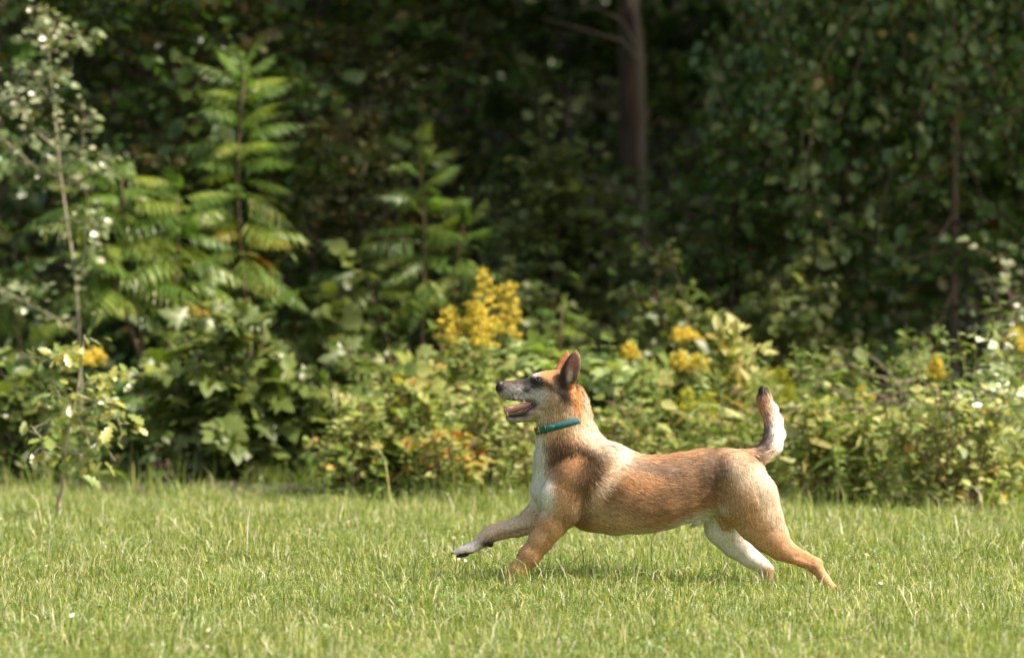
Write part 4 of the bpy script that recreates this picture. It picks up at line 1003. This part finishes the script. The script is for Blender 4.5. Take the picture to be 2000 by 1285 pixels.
# tongue: a cupped tapering sheet with thickness
def tongue():
    c = np.array([(1046, 797), (1034, 795), (1020, 798), (1008, 801), (998, 804), (990, 806), (984, 803)], float); wd = np.array([11, 14, 15, 15, 14, 11, 5.]); n = 9
    top, bot = [], []
    for (u, v), w_ in zip(c, wd):
        for k in range(n):
            s_ = -1 + 2 * k / (n - 1); lift = -8 * abs(s_) ** 2 + .5 - 1.5 * math.cos(s_ * 9) * .3
            top.append(Q(u, v + lift - 3.4, s_ * w_)); bot.append(Q(u, v + lift + 2.6, s_ * w_ * .95))
    m = len(c); V = np.array(top + bot); F = []; o = m * n
    for i in range(m - 1):
        for k in range(n - 1):
            a = i * n + k; F += [[a, a + 1, a + n + 1, a + n], [o + a, o + a + n, o + a + n + 1, o + a + 1]]
        for k in (0, n - 1):
            a = i * n + k; F.append([a, a + n, o + a + n, o + a])
    for i in (0, m - 1):
        for k in range(n - 1):
            a = i * n + k; F.append([a, o + a, o + a + 1, a + 1])
    link('tongue', mesh('tongue', V - oz, np.array(F), smooth=True, mat=M_tongue), dog)
tongue()
# dark lips and mouth lining, teeth
a = Acc()
for sd in (-1, 1):
    lp = np.array([Q(u, v, sd * w_) for u, v, w_ in ((993, 810, 9), (1003, 810, 12), (1018, 808, 14), (1030, 803, 16), (1039, 795, 19), (1043, 788, 20))])
    tube(a, lp, np.array([1.5, 2.2, 2.6, 2.8, 2.6, 1.8]) / S, 6)
    lp = np.array([Q(u, v, sd * w_) for u, v, w_ in ((992, 779, 11), (1006, 781, 15), (1022, 782, 17), (1034, 784, 19), (1043, 787, 20))])
    tube(a, lp, np.array([1.0, 1.4, 1.6, 1.9, 1.8]) / S, 6)
X, F = ellipsoid(Q(1040, 793, 0), np.array([9, 17, 9]) / S)
F3 = np.vstack([F[:, [0, 1, 2]], F[:, [0, 2, 3]]]); a.add(X, F3)
lip = a.build('lip', M_gum, True); lip.transform(__import__('mathutils').Matrix.Translation((-oz).tolist())); link('lip', lip, dog)
for sd in (-1, 1):
    for u0, v0, u1, v1, r, w_ in ((993, 812, 990, 803, 1.8, 8), (1033, 800, 1031, 796, 1.5, 13), (1037, 796, 1035, 792, 1.5, 14), (1027, 804, 1026, 800, 1.3, 13), (998, 777, 999, 785, 1.6, 10)):
        t = Acc(); tube(t, np.array([Q(u0, v0, sd * w_), Q((u0 + u1) / 2, (v0 + v1) / 2, sd * w_), Q(u1, v1, sd * w_)]), np.array([r, r * .8, r * .2]) / S, 6)
        me = t.build('tooth', M_tooth, True); me.transform(__import__('mathutils').Matrix.Translation((-oz).tolist())); link('tooth', me, dog)
# whiskers and claws
a = Acc(); rng = np.random.default_rng(4)
for sd in (-1, 1):
    for k in range(9):
        u, v = rng.uniform(1000, 1018), rng.uniform(766, 776)
        p0 = Q(u, v, sd * 17); p1 = Q(u + rng.uniform(4, 16), v + rng.uniform(5, 14), sd * 30)
        tube(a, curve_path(p0, p1, 4, .05, rng), .00014, 3)
wm = a.build('whisker', simple('whisker', (.8, .8, .78), .4)); wm.transform(__import__('mathutils').Matrix.Translation((-oz).tolist())); tag(link('whiskers', wm, dog), kind='stuff')
M_claw = simple('claw', (.03, .025, .022), .3)
for dw in (-12, -4, 4, 12):
    t = Acc(); tube(t, np.array([Q(887, 1079, 42 + dw), Q(882.5, 1081, 42 + dw), Q(880.5, 1084, 42 + dw)]), np.array([1.9, 1.5, .6]) / S, 6)
    me = t.build('claw', M_claw, True); me.transform(__import__('mathutils').Matrix.Translation((-oz).tolist())); link('claw', me, dog)
for c, r, rot in (((903, 1085, 42), (13, 11, 4), 8), ((958, 1063, 42), (6, 5, 6), 20), ((1071, 1059, -42), (5, 6, 7), 35)):
    X, F = ellipsoid(Q(*c), np.array(r) / S, rot); link('paw_pad', mesh('paw_pad', X - oz, F, smooth=True, mat=M_claw), dog)

# collar: a band round the neck following the coat
def collar():
    A, B = Q(1048, 842, 0), Q(1152, 812, 0); ctr = (A + B) / 2; axis = unit(np.cross(B - A, [0, 1, 0])); ex = unit(B - A)
    if axis[2] < 0: axis = -axis
    sel = np.abs((dV - ctr) @ axis) < .008; Pn = dV[sel] - ctr
    Pn = Pn[np.linalg.norm(Pn, axis=1) < .13]
    ang = np.arctan2(Pn[:, 1], Pn @ ex); rad = np.hypot(Pn[:, 1], Pn @ ex)
    n = 72; th = np.linspace(-np.pi, np.pi, n, endpoint=False); rr = np.array([np.percentile(rad[np.abs((ang - t + np.pi) % (2 * np.pi) - np.pi) < .12], 80) for t in th])
    rr = (rr + np.roll(rr, 1) + np.roll(rr, -1)) / 3 + .0040 - .009 * np.clip((np.cos(th) - .60) / .25, 0, 1)
    hw = .0100; V = []
    for t, r in zip(th, rr):
        o = ex * math.cos(t) + np.array([0, 1., 0]) * math.sin(t)
        tilt = .0025
        for dr, da in ((-.004, -hw), (0, -hw), (.0006, 0), (0, hw), (-.004, hw)): V.append(ctr + o * (r + dr + tilt * (-da / hw) * .3) + axis * da)
    V = np.array(V); F = []
    for i in range(n):
        for k in range(4):
            a0, b0 = i * 5 + k, ((i + 1) % n) * 5 + k; F.append([a0, b0, b0 + 1, a0 + 1])
    col = link('collar', mesh('collar', V - oz, np.array(F), smooth=True, mat=simple('teal_strap', (.004, .085, .10), .7)), dog)
    col['label'] = 'teal blue green strap collar round the neck'
    # buckle frame, keeper and strap end, at the front near side
    def at(t, r_add, da):
        r = np.interp(t, th, rr); o = ex * math.cos(t) + np.array([0, 1., 0]) * math.sin(t); return ctr + o * (r + r_add) + axis * da
    M_brass = simple('brass', (.62, .45, .16), .28, .5, 1)
    for t0, t1, nm in ((-2.88, -2.62, 'buckle'), (-2.40, -2.33, 'keeper')):
        a = Acc(); h2 = hw + .002
        loop = [at(t0, .0035, -h2), at((t0 + t1) / 2, .004, -h2), at(t1, .0035, -h2), at(t1, .0045, 0), at(t1, .0035, h2), at((t0 + t1) / 2, .004, h2), at(t0, .0035, h2), at(t0, .0045, 0), at(t0, .0035, -h2)]
        tube(a, np.array(loop), .0016, 6)
        if nm == 'buckle': tube(a, np.array([at(t0, .0035, 0), at((t0 + t1) / 2, .0055, 0), at(t1 + .02, .004, 0)]), .0011, 5)
        me = a.build(nm, M_brass if nm == 'buckle' else simple('dark_teal', (.01, .10, .09), .5), True); me.transform(__import__('mathutils').Matrix.Translation((-oz).tolist())); link(nm, me, col)
    V = []; ts = np.linspace(-2.86, -1.95, 14)
    for q, t in enumerate(ts):
        hh = hw * .88 * (1 if q < 12 else (.8, .35)[q - 12])
        for dr, da in ((.0005, -hh), (.0026, -hh), (.003, 0), (.0026, hh), (.0005, hh)): V.append(at(t, dr, da))
    F = [[i * 5 + k, (i + 1) * 5 + k, (i + 1) * 5 + k + 1, i * 5 + k + 1] for i in range(13) for k in range(4)]
    link('strap_end', mesh('strap_end', np.array(V) - oz, np.array(F), smooth=True, mat=simple('green_strap', (.008, .12, .065), .5)), col)
collar()
